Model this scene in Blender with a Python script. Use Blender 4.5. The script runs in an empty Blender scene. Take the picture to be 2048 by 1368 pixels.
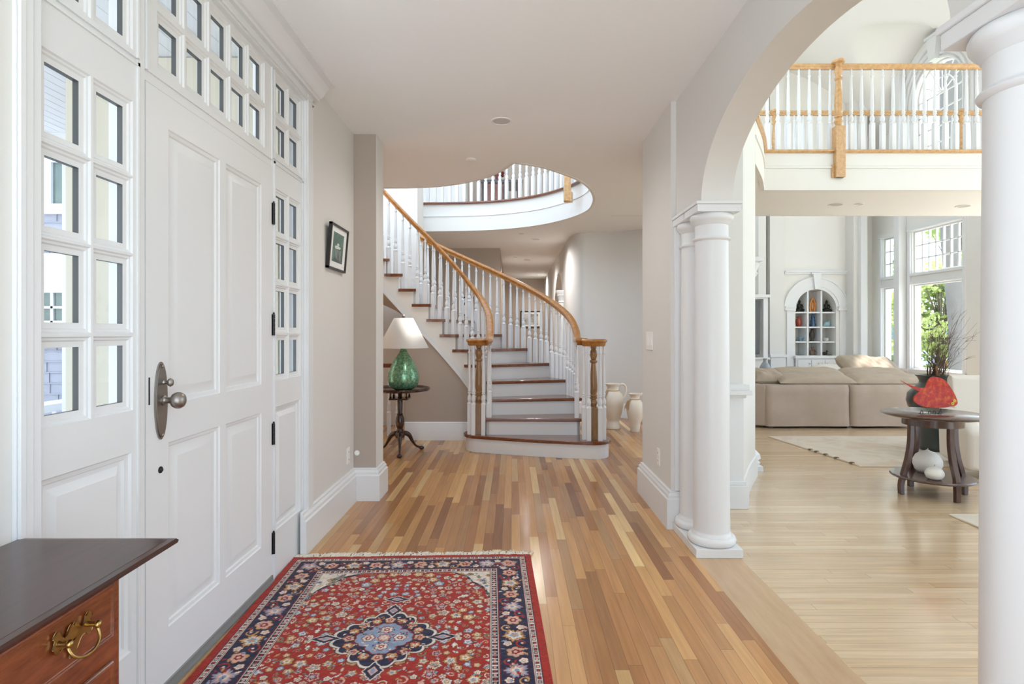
import bpy, math, random
import numpy as np
from mathutils import Vector, Matrix
from mathutils.geometry import tessellate_polygon

# ------------------------------------------------------------------ camera, world, sun, exposure
SC = bpy.context.scene
COL = SC.collection
F, CX, HY, CAMZ = 1138.0, 1025.0, 665.0, 1.30
cam_d = bpy.data.cameras.new('camera'); cam = bpy.data.objects.new('camera', cam_d); COL.objects.link(cam)
cam.location = (0, 0, CAMZ); cam.rotation_euler = (math.radians(90), 0, 0)
cam_d.sensor_width = 36.0; cam_d.lens = 36.0 * F / 2048.0
cam_d.shift_x = -(CX - 1024) / 2048.0; cam_d.shift_y = (HY - 684) / 2048.0
cam_d.clip_start = 0.02; cam_d.clip_end = 2000
SC.camera = cam
SC.view_settings.view_transform = 'Standard'; SC.view_settings.look = 'None'
SC.view_settings.gamma = 1.0; SC.view_settings.use_curve_mapping = False
SC.view_settings.exposure = 1.38
try:
    SC.cycles.max_bounces = 10; SC.cycles.diffuse_bounces = 6; SC.cycles.transparent_max_bounces = 16
    SC.cycles.use_denoising = True; SC.cycles.sample_clamp_indirect = 6.0
except Exception: pass

W = bpy.data.worlds.new('sky'); SC.world = W; W.use_nodes = True
nt = W.node_tree; nt.nodes.clear()
wo = nt.nodes.new('ShaderNodeOutputWorld'); bg = nt.nodes.new('ShaderNodeBackground')
tc = nt.nodes.new('ShaderNodeTexCoord'); sp = nt.nodes.new('ShaderNodeSeparateXYZ')
cr = nt.nodes.new('ShaderNodeValToRGB')
nt.links.new(tc.outputs['Generated'], sp.inputs[0]); nt.links.new(sp.outputs['Z'], cr.inputs[0])
cr.color_ramp.elements[0].position = 0.0; cr.color_ramp.elements[0].color = (0.84, 0.91, 0.98, 1)
cr.color_ramp.elements[1].position = 0.7; cr.color_ramp.elements[1].color = (0.42, 0.66, 1.0, 1)
e = cr.color_ramp.elements.new(0.22); e.color = (0.55, 0.76, 1.0, 1)
nzw = nt.nodes.new('ShaderNodeTexNoise'); nzw.inputs['Scale'].default_value = 3.0; nzw.inputs['Detail'].default_value = 6
mpw = nt.nodes.new('ShaderNodeMapping'); mpw.inputs['Scale'].default_value = (1, 1, 3)
nt.links.new(tc.outputs['Generated'], mpw.inputs[0]); nt.links.new(mpw.outputs[0], nzw.inputs['Vector'])
rw = nt.nodes.new('ShaderNodeValToRGB'); rw.color_ramp.elements[0].position = 0.42; rw.color_ramp.elements[1].position = 0.62
nt.links.new(nzw.outputs['Fac'], rw.inputs[0])
mw = nt.nodes.new('ShaderNodeMix'); mw.data_type = 'RGBA'
nt.links.new(rw.outputs[0], mw.inputs[0]); nt.links.new(cr.outputs[0], mw.inputs[6]); mw.inputs[7].default_value = (0.90, 0.96, 1.0, 1)
nt.links.new(mw.outputs[2], bg.inputs[0]); bg.inputs[1].default_value = 1.35
nt.links.new(bg.outputs[0], wo.inputs[0])

sun_d = bpy.data.lights.new('sun', 'SUN'); sun = bpy.data.objects.new('sun', sun_d); COL.objects.link(sun)
sun_d.energy = 5.0; sun_d.angle = math.radians(1.5); sun_d.color = (1.0, 0.95, 0.88)
sun.rotation_euler = Vector((0.42, 0.26, 1.0)).to_track_quat('Z', 'Y').to_euler()
sun.location = (20, 14, 20)

# ------------------------------------------------------------------ helpers
R = random.Random(7)
def lin(c):
    return tuple(((v/255)/12.92 if v/255 <= 0.04045 else ((v/255+0.055)/1.055)**2.4) for v in c)
MATS = {}
def mat(name, rgb, rough=0.5, metal=0.0, coat=0.0, spec=0.5, bump=0.0, bscale=60, var=0.0, vscale=4):
    if name in MATS: return MATS[name]
    m = bpy.data.materials.new(name); m.use_nodes = True
    b = m.node_tree.nodes['Principled BSDF']; n = m.node_tree
    c = lin(rgb) + (1,)
    b.inputs['Base Color'].default_value = c
    b.inputs['Roughness'].default_value = rough; b.inputs['Metallic'].default_value = metal
    b.inputs['Coat Weight'].default_value = coat; b.inputs['Coat Roughness'].default_value = 0.12
    b.inputs['Specular IOR Level'].default_value = spec
    t = n.nodes.new('ShaderNodeTexCoord')
    if var > 0:
        z = n.nodes.new('ShaderNodeTexNoise'); z.inputs['Scale'].default_value = vscale; z.inputs['Detail'].default_value = 5
        n.links.new(t.outputs['Object'], z.inputs['Vector'])
        mx = n.nodes.new('ShaderNodeMix'); mx.data_type = 'RGBA'
        n.links.new(z.outputs['Fac'], mx.inputs[0])
        mx.inputs[6].default_value = tuple(v*(1-var) for v in c[:3]) + (1,)
        mx.inputs[7].default_value = tuple(min(1, v*(1+var)) for v in c[:3]) + (1,)
        n.links.new(mx.outputs[2], b.inputs['Base Color'])
    if bump > 0:
        z = n.nodes.new('ShaderNodeTexNoise'); z.inputs['Scale'].default_value = bscale; z.inputs['Detail'].default_value = 3
        n.links.new(t.outputs['Object'], z.inputs['Vector'])
        bp = n.nodes.new('ShaderNodeBump'); bp.inputs['Strength'].default_value = bump; bp.inputs['Distance'].default_value = 0.01
        n.links.new(z.outputs['Fac'], bp.inputs['Height']); n.links.new(bp.outputs[0], b.inputs['Normal'])
    MATS[name] = m; return m

def wood(name, c1, c2, rough=0.3, coat=0.3, scale=(1, 1, 1), freq=9):
    if name in MATS: return MATS[name]
    m = bpy.data.materials.new(name); m.use_nodes = True; n = m.node_tree; b = n.nodes['Principled BSDF']
    t = n.nodes.new('ShaderNodeTexCoord'); mp = n.nodes.new('ShaderNodeMapping'); mp.inputs['Scale'].default_value = scale
    z = n.nodes.new('ShaderNodeTexNoise'); z.inputs['Scale'].default_value = freq; z.inputs['Detail'].default_value = 8; z.inputs['Roughness'].default_value = 0.65
    n.links.new(t.outputs['Object'], mp.inputs[0]); n.links.new(mp.outputs[0], z.inputs['Vector'])
    r = n.nodes.new('ShaderNodeValToRGB'); r.color_ramp.elements[0].position = 0.3; r.color_ramp.elements[1].position = 0.7
    r.color_ramp.elements[0].color = lin(c1)+(1,); r.color_ramp.elements[1].color = lin(c2)+(1,)
    n.links.new(z.outputs['Fac'], r.inputs[0]); n.links.new(r.outputs[0], b.inputs['Base Color'])
    b.inputs['Roughness'].default_value = rough; b.inputs['Coat Weight'].default_value = coat; b.inputs['Coat Roughness'].default_value = 0.1
    MATS[name] = m; return m

def plank_floor(name, along, width, length, stops, rough, seed=0.0, coat=0.2, crough=0.14):
    m = bpy.data.materials.new(name); m.use_nodes = True; n = m.node_tree; b = n.nodes['Principled BSDF']
    L = n.links
    def math_(op, a, bb=None, c=None):
        k = n.nodes.new('ShaderNodeMath'); k.operation = op
        for i, v in enumerate((a, bb, c)):
            if v is None: continue
            if isinstance(v, (int, float)): k.inputs[i].default_value = v
            else: L.new(v, k.inputs[i])
        return k.outputs[0]
    t = n.nodes.new('ShaderNodeNewGeometry'); s = n.nodes.new('ShaderNodeSeparateXYZ'); L.new(t.outputs['Position'], s.inputs[0])
    U, V = (s.outputs['X'], s.outputs['Y']) if along == 'Y' else (s.outputs['Y'], s.outputs['X'])
    u = math_('DIVIDE', math_('ADD', U, 50.0 + seed), width); row = math_('FLOOR', u); fu = math_('FRACT', u)
    wn = n.nodes.new('ShaderNodeTexWhiteNoise'); wn.noise_dimensions = '1D'; L.new(row, wn.inputs['W'])
    v = math_('ADD', math_('DIVIDE', math_('ADD', V, 50.0), length), math_('MULTIPLY', wn.outputs['Value'], 7.3))
    cell = math_('FLOOR', v); fv = math_('FRACT', v)
    cb = n.nodes.new('ShaderNodeCombineXYZ'); L.new(row, cb.inputs[0]); L.new(cell, cb.inputs[1])
    w2 = n.nodes.new('ShaderNodeTexWhiteNoise'); w2.noise_dimensions = '3D'; L.new(cb.outputs[0], w2.inputs['Vector'])
    r = n.nodes.new('ShaderNodeValToRGB'); els = r.color_ramp.elements
    els[0].position = 0; els[0].color = lin(stops[0])+(1,); els[1].position = 1; els[1].color = lin(stops[-1])+(1,)
    for i, c in enumerate(stops[1:-1]):
        e = els.new((i+1)/(len(stops)-1)); e.color = lin(c)+(1,)
    L.new(w2.outputs['Value'], r.inputs[0])
    # grain
    g = n.nodes.new('ShaderNodeCombineXYZ')
    L.new(math_('MULTIPLY', U, 60.0), g.inputs[0]); L.new(math_('MULTIPLY', V, 3.0), g.inputs[1]); L.new(math_('MULTIPLY', w2.outputs['Value'], 40.0), g.inputs[2])
    z = n.nodes.new('ShaderNodeTexNoise'); z.inputs['Scale'].default_value = 1.0; z.inputs['Detail'].default_value = 5; L.new(g.outputs[0], z.inputs['Vector'])
    hsv = n.nodes.new('ShaderNodeHueSaturation'); L.new(r.outputs[0], hsv.inputs['Color'])
    L.new(math_('ADD', math_('MULTIPLY', z.outputs['Fac'], 0.55), 0.72), hsv.inputs['Value'])
    gapu = math_('LESS_THAN', math_('MINIMUM', fu, math_('SUBTRACT', 1.0, fu)), 0.018)
    gapv = math_('LESS_THAN', math_('MINIMUM', fv, math_('SUBTRACT', 1.0, fv)), 0.0012/length)
    gap = math_('MAXIMUM', gapu, gapv)
    mx = n.nodes.new('ShaderNodeMix'); mx.data_type = 'RGBA'
    L.new(math_('MULTIPLY', gap, 0.55), mx.inputs[0]); L.new(hsv.outputs[0], mx.inputs[6]); mx.inputs[7].default_value = (0.05, 0.03, 0.02, 1)
    L.new(mx.outputs[2], b.inputs['Base Color'])
    b.inputs['Roughness'].default_value = rough; b.inputs['Coat Weight'].default_value = coat; b.inputs['Coat Roughness'].default_value = crough
    bp = n.nodes.new('ShaderNodeBump'); bp.inputs['Strength'].default_value = 0.25; bp.inputs['Distance'].default_value = 0.001
    zz = n.nodes.new('ShaderNodeTexNoise'); zz.inputs['Scale'].default_value = 6; L.new(t.outputs['Position'], zz.inputs['Vector'])
    L.new(math_('ADD', math_('SUBTRACT', 1.0, gap), math_('MULTIPLY', zz.outputs['Fac'], 1.5)), bp.inputs['Height']); L.new(bp.outputs[0], b.inputs['Normal'])
    MATS[name] = m; return m

def glass_mat(name='window_glass', tint=(1, 1, 1), refl=0.06):
    m = bpy.data.materials.new(name); m.use_nodes = True; n = m.node_tree; n.nodes.clear()
    o = n.nodes.new('ShaderNodeOutputMaterial'); mx = n.nodes.new('ShaderNodeMixShader')
    tr = n.nodes.new('ShaderNodeBsdfTransparent'); tr.inputs[0].default_value = tint+(1,)
    gl = n.nodes.new('ShaderNodeBsdfGlossy'); gl.inputs['Roughness'].default_value = 0.02
    mx.inputs[0].default_value = refl
    n.links.new(tr.outputs[0], mx.inputs[1]); n.links.new(gl.outputs[0], mx.inputs[2]); n.links.new(mx.outputs[0], o.inputs[0])
    return m

ORG = {}
class MB:
    def __init__(s): s.v = []; s.f = []
    def add(s, vs, fs, M=None):
        b = len(s.v)
        s.v += [tuple(M @ Vector(p)) if M is not None else tuple(p) for p in vs]
        s.f += [tuple(i+b for i in f) for f in fs]; return s
    def box(s, x0, x1, y0, y1, z0, z1, M=None):
        x0, x1 = min(x0, x1), max(x0, x1); y0, y1 = min(y0, y1), max(y0, y1); z0, z1 = min(z0, z1), max(z0, z1)
        return s.add([(x0,y0,z0),(x1,y0,z0),(x1,y1,z0),(x0,y1,z0),(x0,y0,z1),(x1,y0,z1),(x1,y1,z1),(x0,y1,z1)],
                     [(0,3,2,1),(4,5,6,7),(0,1,5,4),(1,2,6,5),(2,3,7,6),(3,0,4,7)], M)
    def prism(s, poly, z0, z1, M=None):
        n = len(poly)
        tris = tessellate_polygon([[Vector((p[0], p[1], 0)) for p in poly]])
        vs = [(p[0], p[1], z0) for p in poly] + [(p[0], p[1], z1) for p in poly]
        fs = [(a, c, b) for a, b, c in tris] + [(a+n, b+n, c+n) for a, b, c in tris]
        area = sum(poly[i][0]*poly[(i+1) % n][1]-poly[(i+1) % n][0]*poly[i][1] for i in range(n))
        for i in range(n):
            j = (i+1) % n
            fs.append((i, j, j+n, i+n) if area > 0 else (j, i, i+n, j+n))
        return s.add(vs, fs, M)
    def prism_x(s, poly_yz, x0, x1):
        M = Matrix(((0,0,1,0),(1,0,0,0),(0,1,0,0),(0,0,0,1)))
        return s.prism(poly_yz, x0, x1, M)
    def prism_y(s, poly_xz, y0, y1):
        M = Matrix(((1,0,0,0),(0,0,1,0),(0,1,0,0),(0,0,0,1)))
        return s.prism(poly_xz, y0, y1, M)
    def lathe(s, prof, c=(0,0,0), seg=20, M=None, sx=1, sy=1):
        vs = []; fs = []; n = len(prof)
        for r, z in prof:
            for i in range(seg):
                a = 2*math.pi*i/seg; vs.append((c[0]+r*math.cos(a)*sx, c[1]+r*math.sin(a)*sy, c[2]+z))
        for k in range(n-1):
            for i in range(seg):
                j = (i+1) % seg; fs.append((k*seg+i, k*seg+j, (k+1)*seg+j, (k+1)*seg+i))
        fs.append(tuple(range(seg))[::-1]); fs.append(tuple((n-1)*seg+i for i in range(seg)))
        return s.add(vs, fs, M)
    def tube(s, pts, r, seg=8, M=None):
        pts = [Vector(p) for p in pts]; n = len(pts); vs = []; fs = []; prev = None
        for i, p in enumerate(pts):
            t = (pts[min(i+1, n-1)]-pts[max(i-1, 0)])
            t = t.normalized() if t.length > 1e-9 else Vector((0, 0, 1))
            if prev is None:
                a = Vector((0,0,1)) if abs(t.z) < 0.9 else Vector((1,0,0)); u = t.cross(a).normalized()
            else:
                u = (prev - t*prev.dot(t)).normalized()
            prev = u; w = t.cross(u); rr = r[i] if isinstance(r, (list, tuple)) else r
            for k in range(seg):
                a = 2*math.pi*k/seg; vs.append(tuple(p+u*math.cos(a)*rr+w*math.sin(a)*rr))
        for i in range(n-1):
            for k in range(seg):
                j = (k+1) % seg; fs.append((i*seg+k, i*seg+j, (i+1)*seg+j, (i+1)*seg+k))
        fs.append(tuple(range(seg))[::-1]); fs.append(tuple((n-1)*seg+i for i in range(seg)))
        return s.add(vs, fs, M)
    def sweep(s, pts, prof, closed=False):
        """profile (side, up) swept along a path; up stays vertical. side = to the right of travel"""
        pts = [Vector(p) for p in pts]; n = len(pts); m = len(prof); vs = []; fs = []
        for i, p in enumerate(pts):
            if closed: a, b = pts[(i-1) % n], pts[(i+1) % n]
            else: a, b = pts[max(i-1, 0)], pts[min(i+1, n-1)]
            d1 = Vector((p.x-a.x, p.y-a.y)); d2 = Vector((b.x-p.x, b.y-p.y))
            if d1.length < 1e-7: d1 = d2
            if d2.length < 1e-7: d2 = d1
            d1.normalize(); d2.normalize(); t = (d1+d2)
            t = t.normalized() if t.length > 1e-6 else d1
            k = 1/max(0.5, t.dot(d1)); sd = Vector((t.y, -t.x))*k
            for q in prof: vs.append((p.x+sd.x*q[0], p.y+sd.y*q[0], p.z+q[1]))
        for i in range(n if closed else n-1):
            i2 = (i+1) % n
            for k in range(m):
                j = (k+1) % m; fs.append((i*m+k, i*m+j, i2*m+j, i2*m+k))
        if not closed: fs.append(tuple(range(m))[::-1]); fs.append(tuple((n-1)*m+i for i in range(m)))
        return s.add(vs, fs)
    def ball(s, c, rx, ry, rz, seg=16, rings=10, M=None):
        prof = [(max(1e-4, math.sin(math.pi*i/rings)), -math.cos(math.pi*i/rings)) for i in range(rings+1)]
        T = Matrix.Translation(c) @ Matrix.Diagonal((rx, ry, rz, 1))
        if M is not None: T = M @ T
        return s.lathe(prof, seg=seg, M=T)
    def rings_x(s, xf, sgn, y0, y1, z0, z1, steps, cap=True):
        """nested rectangles on a wall facing sgn*X; steps=(inset, depth into the wall)"""
        vs = []; fs = []
        for ins, d in steps:
            x = xf - sgn*d
            vs += [(x, y0+ins, z0+ins), (x, y1-ins, z0+ins), (x, y1-ins, z1-ins), (x, y0+ins, z1-ins)]
        for k in range(len(steps)-1):
            for i in range(4):
                j = (i+1) % 4; q = (k*4+i, k*4+j, (k+1)*4+j, (k+1)*4+i); fs.append(q if sgn > 0 else q[::-1])
        if cap:
            k = len(steps)-1; q = (k*4, k*4+1, k*4+2, k*4+3); fs.append(q if sgn > 0 else q[::-1])
        return s.add(vs, fs)
    def build(s, name, m, parent=None, smooth=40, bevel=0, seg=2, subsurf=0, merge=False):
        o = Vector(ORG.get(parent.name, (0,0,0))) if parent is not None else Vector((0,0,0))
        me = bpy.data.meshes.new(name)
        me.from_pydata([(v[0]-o.x, v[1]-o.y, v[2]-o.z) for v in s.v], [], s.f); me.validate()
        me.materials.append(m)
        if smooth:
            me.polygons.foreach_set('use_smooth', [True]*len(me.polygons))
            me.set_sharp_from_angle(angle=math.radians(smooth))
        ob = bpy.data.objects.new(name, me); COL.objects.link(ob)
        if parent is not None: ob.parent = parent; ORG[ob.name] = tuple(o)
        if bevel:
            b = ob.modifiers.new('bevel', 'BEVEL'); b.width = bevel; b.segments = seg; b.limit_method = 'ANGLE'; b.angle_limit = math.radians(40)
        if subsurf:
            b = ob.modifiers.new('sub', 'SUBSURF'); b.levels = subsurf; b.render_levels = subsurf
        return ob

def tag(o, label=None, cat=None, group=None, kind=None):
    if label: o['label'] = label
    if cat: o['category'] = cat
    if group: o['group'] = group
    if kind: o['kind'] = kind
    return o
def thing(name, label, cat, loc=(0,0,0), rz=0, group=None, kind=None):
    o = bpy.data.objects.new(name, None); COL.objects.link(o); o.location = loc; o.rotation_euler = (0, 0, rz)
    o.empty_display_size = 0.1; ORG[o.name] = tuple(loc)
    return tag(o, label, cat, group, kind)
def lthing(name, label, cat, loc=(0,0,0), rz=0, group=None, kind=None):
    """a thing whose parts are modelled about its own origin"""
    o = thing(name, label, cat, loc, rz, group, kind); ORG[o.name] = (0,0,0); return o
def struct(o, label=None): o['kind'] = 'structure'; o['label'] = label or o.name.replace('_', ' '); return o
def copy_tree(o, loc=None, rz=None, label=None, group=None, parent=None):
    c = o.copy(); COL.objects.link(c); c.parent = parent
    if loc is not None: c.location = loc
    if rz is not None: c.rotation_euler = (0, 0, rz)
    if label: c['label'] = label
    if group: c['group'] = group
    for ch in list(o.children): copy_tree(ch, parent=c)
    return c
def catmull(pts, n=8):
    P = [Vector(p) for p in pts]; out = []
    P = [P[0]*2-P[1]] + P + [P[-1]*2-P[-2]]
    for i in range(1, len(P)-2):
        for k in range(n):
            t = k/n; a, b, c, d = P[i-1:i+3]
            out.append(0.5*((2*b)+(-a+c)*t+(2*a-5*b+4*c-d)*t*t+(-a+3*b-3*c+d)*t**3))
    out.append(P[-2]); return out
def wall_y(mb, x0, x1, y0, y1, z0, z1, ops):
    """wall running along X between x0..x1, thickness y0..y1, rectangular openings (u0,u1,z0,z1)"""
    _wall(lambda a, b, c, d: mb.box(a, b, y0, y1, c, d), x0, x1, z0, z1, ops)
def wall_x(mb, x0, x1, y0, y1, z0, z1, ops):
    _wall(lambda a, b, c, d: mb.box(x0, x1, a, b, c, d), y0, y1, z0, z1, ops)
def _wall(put, u0, u1, z0, z1, ops):
    us = sorted({u0, u1, *[o[0] for o in ops], *[o[1] for o in ops]}); us = [u for u in us if u0 <= u <= u1]
    for a, b in zip(us[:-1], us[1:]):
        if b-a < 1e-6: continue
        m = (a+b)/2; cuts = sorted([(o[2], o[3]) for o in ops if o[0] < m < o[1]]); z = z0
        for c, d in cuts:
            if c > z+1e-6: put(a, b, z, c)
            z = max(z, d)
        if z < z1-1e-6: put(a, b, z, z1)

def at(px, py, Y):
    return ((px-CX)/F*Y, Y, CAMZ-(py-HY)/F*Y)

# ------------------------------------------------------------------ materials
WHITE = mat('white_paint', (229, 230, 231), 0.38, bump=0.02, bscale=8)
WHITE2 = mat('white_wall_paint', (232, 230, 225), 0.6)
WALL = mat('greige_paint', (222, 220, 216), 0.75, bump=0.03, bscale=120)
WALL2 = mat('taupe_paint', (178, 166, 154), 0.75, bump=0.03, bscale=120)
CEIL = mat('ceiling_paint', (245, 246, 246), 0.8)
OAK = wood('honey_oak', (150, 92, 36), (198, 138, 66), 0.32, 0.4, (2, 2, 2), 14)
OAK2 = wood('light_oak', (186, 138, 86), (216, 174, 120), 0.35, 0.3, (2, 2, 2), 14)
POST = wood('oak_post', (128, 92, 54), (166, 124, 78), 0.35, 0.4, (6, 6, 1), 10)
TREAD = wood('stained_tread', (92, 48, 24), (134, 78, 44), 0.22, 0.5, (1, 6, 6), 8)
MAHOG = wood('mahogany', (92, 42, 20), (140, 72, 38), 0.25, 0.5, (6, 2, 12), 5)
MAHTOP = wood('dark_mahogany', (44, 20, 14), (70, 34, 22), 0.28, 0.25, (8, 1, 1), 6)
DARKW = wood('dark_walnut', (40, 22, 16), (66, 36, 24), 0.25, 0.5, (4, 4, 1), 8)
ESPR = wood('espresso_wood', (66, 42, 34), (92, 62, 50), 0.25, 0.5, (4, 4, 1), 8)
PEWTER = mat('pewter', (158, 152, 146), 0.38, 1.0, bump=0.05, bscale=90)
DKMET = mat('dark_metal', (66, 66, 68), 0.45, 0.9)
BRASS = mat('antique_brass', (176, 146, 92), 0.25, 1.0)
BLACK = mat('black_iron', (24, 24, 26), 0.4, 0.6)
SPACER = mat('bronze_spacer', (88, 90, 90), 0.4, 0.2)
GLASS = glass_mat()
FOYER_F = plank_floor('foyer_planks', 'Y', 0.0572, 0.9, [(132, 84, 50), (182, 128, 78), (206, 154, 98), (164, 110, 66), (216, 168, 110), (192, 140, 86), (150, 100, 60), (238, 202, 142)], 0.27)
LIVING_F = plank_floor('living_planks', 'X', 0.0572, 1.4, [(204, 176, 142), (212, 186, 152), (200, 170, 134), (220, 196, 164), (208, 180, 146)], 0.22, 0.013, 0.6, 0.16)
BORDER_F = wood('border_board', (184, 150, 114), (204, 172, 134), 0.28, 0.35, (8, 1, 8), 3)

# =================================================================== THE SETTING
CY0 = -1.2
CZ, UF = 2.84, 3.27          # ceiling height and upper floor level
XL = -1.235                  # left wall face
XR, XR2 = 1.055, 1.28        # hall-side and living-side faces of the right wall

m = MB(); m.box(-1.45, 1.06, -0.3, 4.5, -0.12, 0); m.box(-3.3, 1.06, 4.5, 20, -0.12, 0); m.box(1.06, 1.31, 3.3, 20, -0.12, 0); m.box(1.31, 1.72, 4.62, 5.6, -0.121, 0.0003); m.box(1.31, 2.15, 5.6, 20, -0.121, 0.0003)
struct(m.build('floor', FOYER_F, smooth=0), 'narrow brown strip oak floor of the foyer and stair hall')
m = MB(); m.box(1.06, 1.31, -0.3, 3.3, -0.12, 0.0003)
struct(m.build('trim_1', BORDER_F, smooth=0), 'wide oak threshold board under the arch between foyer and living room')
m = MB(); m.box(1.31, 8.2, -0.3, 13.5, -0.12, -0.0002)
struct(m.build('floor_living_room', LIVING_F, smooth=0), 'pale strip oak floor of the living room')

# ceiling hole above the stair
def hole_pt(px, py):
    Y = F*(CZ-CAMZ)/(HY-py); return ((px-CX)/F*Y, Y)
near = [hole_pt(*p) for p in [(560, 377.2), (700, 376.9), (769, 376.7), (817, 376.2), (876, 373.5), (934, 365.5), (978, 354), (1007.6, 340.6), (1028.7, 326.6)]]
far = [hole_pt(*p) for p in [(1028.7, 326.6), (1081, 335), (1133.6, 352), (1160, 364), (1176, 377), (1184.5, 392), (1184, 405), (1175, 419), (1151, 431), (1120, 440.5), (1081, 449), (1040, 454.5), (993, 458.7), (950, 460.6), (905, 461.6), (846.5, 462.2)]]
near = [(p.x, p.y) for p in catmull([Vector((a, b, 0)) for a, b in near], 5)]
far = [(p.x, p.y) for p in catmull([Vector((a, b, 0)) for a, b in far], 6)]
HOLE = near[:-1] + far + [(-3.2, 8.45), (-3.2, 6.07)]
m = MB()
def ceil_strips(z):
    m.add([(-1.45, CY0, z), (1.2, CY0, z), (1.2, 4.5, z), (-1.45, 4.5, z)], [(0, 1, 2, 3)])
    fi = max(range(len(far)), key=lambda i: far[i][1]); fr = far[:fi+1]; nr_ = near[::-1]
    ylo, yhi, yn = far[0][1], fr[-1][1], near[0][1]
    m.add([(-3.3, 4.5, z), (1.5, 4.5, z), (1.5, ylo, z), (-3.3, ylo, z)], [(0, 1, 2, 3)])
    ys = sorted({p[1] for p in fr} | {p[1] for p in nr_ if p[1] <= yn} | {ylo, yhi})
    xl = lambda y: float(np.interp(y, [p[1] for p in nr_], [p[0] for p in nr_])) if y < yn-1e-6 else -3.2
    xr = lambda y: float(np.interp(y, [p[1] for p in fr], [p[0] for p in fr]))
    for a, b in zip(ys[:-1], ys[1:]):
        m.add([(xr(a), a, z), (1.9 if b < 8.3 else 3.0, a, z), (1.9 if b < 8.3 else 3.0, b, z), (xr(b), b, z)], [(0, 1, 2, 3)])
        lb = xl(b) if b < yn-1e-6 else (near[0][0] if b <= yn+1e-6 else -3.2)
        la = xl(a)
        m.add([(-3.3, a, z), (la, a, z), (lb, b, z), (-3.3, b, z)], [(0, 1, 2, 3)])
    m.add([(-3.3, yhi, z), (3.0, yhi, z), (3.0, 17, z), (-3.3, 17, z)], [(0, 1, 2, 3)])
ceil_strips(CZ); ceil_strips(UF-0.02)
struct(m.build('ceiling', CEIL, smooth=0), 'flat grey white ceiling with the curved stairwell opening')
# fascia round the opening
def fascia(name, pts, lab):
    mb = MB(); path = [(x, y, 0) for x, y in pts]
    mb.sweep(path, [(0.0, CZ-0.004), (0.03, CZ-0.004), (0.03, UF-0.03), (0.0, UF-0.03)])
    return struct(mb.build(name, WHITE2, smooth=50), lab)
fascia('trim_2', far, 'white curved fascia round the stairwell opening')
fascia('trim_3', near, 'white curved fascia on the near edge of the stairwell')
mb = MB(); mb.sweep([(x, y, 3.055) for x, y in far], [(-0.012, 0), (0.0, 0), (0.0, 0.022), (-0.004, 0.022), (-0.004, 0.014), (-0.012, 0.014)])
struct(mb.build('trim_4', WHITE, smooth=30), 'thin moulding line along the curved fascia')

# left wall (before, above and after the door set)
m = MB()
wall_x(m, XL-0.2, XL, -3.5, 4.42, 0, CZ, [(1.44, 3.45, -1, 2.76)])
struct(m.build('wall_left', WALL, smooth=0), 'pale grey wall holding the front door')
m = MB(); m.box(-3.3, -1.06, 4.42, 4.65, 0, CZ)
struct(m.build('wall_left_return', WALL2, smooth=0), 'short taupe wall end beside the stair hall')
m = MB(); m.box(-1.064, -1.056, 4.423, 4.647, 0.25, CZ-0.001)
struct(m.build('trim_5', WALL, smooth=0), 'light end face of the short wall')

# right wall with arch
YA0, YA1, ZS, RISE = 1.415, 3.285, 2.06, 0.468
yc, aa = (YA0+YA1)/2, (YA1-YA0)/2
m = MB(); m.box(XR, XR2, 3.79, 4.62, 0, CZ)
struct(m.build('wall_right', WALL, smooth=0), 'grey wall right of the hall with switch and outlet')
AX0, AX1 = 1.09, 1.27
m = MB(); N = 40
arch = [(yc+aa*math.cos(math.pi*i/N), ZS+RISE*math.sin(math.pi*i/N)) for i in range(N+1)]
vs = []; fs = []
for i, (y, z) in enumerate(arch):
    vs += [(AX0, y, z), (AX1, y, z), (AX1, y, 3.4), (AX0, y, 3.4)]
for i in range(N):
    a = 4*i; b = a+4
    fs += [(a, a+1, b+1, b), (a+3, a, b, b+3), (a+1, a+2, b+2, b+1), (a+2, a+3, b+3, b+2)]
m.add(vs, fs)
m.box(AX0, AX1, YA1, 3.80, ZS, 3.4); m.box(AX0, AX1, -0.6, YA0, ZS, 3.4)
struct(m.build('wall_arch', WALL, smooth=30), 'wide arch between the hall and the living room')
m = MB(); m.box(AX1-0.01, XR2+0.06, -0.6, 4.6, 3.25, 7.6)
struct(m.build('wall_living_left', WHITE2, smooth=0), 'tall white living room wall above the arch')

# grey living side wall beyond the columns, then the curved white wall
m = MB(); m.box(XR2-0.01, 1.742, 4.30, 4.5, 0, UF)
struct(m.build('wall_living_return', WALL, smooth=0), 'grey wall strip behind the two columns')
CW = [(1.742, 4.30), (1.97, 4.75), (2.205, 5.17)]
cw = catmull([Vector((a, b, 0)) for a, b in CW], 6)
m = MB(); m.sweep([(p.x, p.y, 0) for p in cw], [(0, 0), (0, UF-0.03), (-0.25, UF-0.03), (-0.25, 0)])
m.box(1.95, 2.19, 5.165, 5.2, 0, UF)
struct(m.build('wall_living_curved', WHITE2, smooth=40), 'curved white wall at the edge of the living room')
m = MB(); m.sweep([(p.x, p.y, 0) for p in cw], [(0, 0), (0.022, 0), (0.022, 0.14), (0.012, 0.165), (0.012, 0.178), (0, 0.185)])
struct(m.build('baseboard_living_curved', WHITE, smooth=30))

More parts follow.
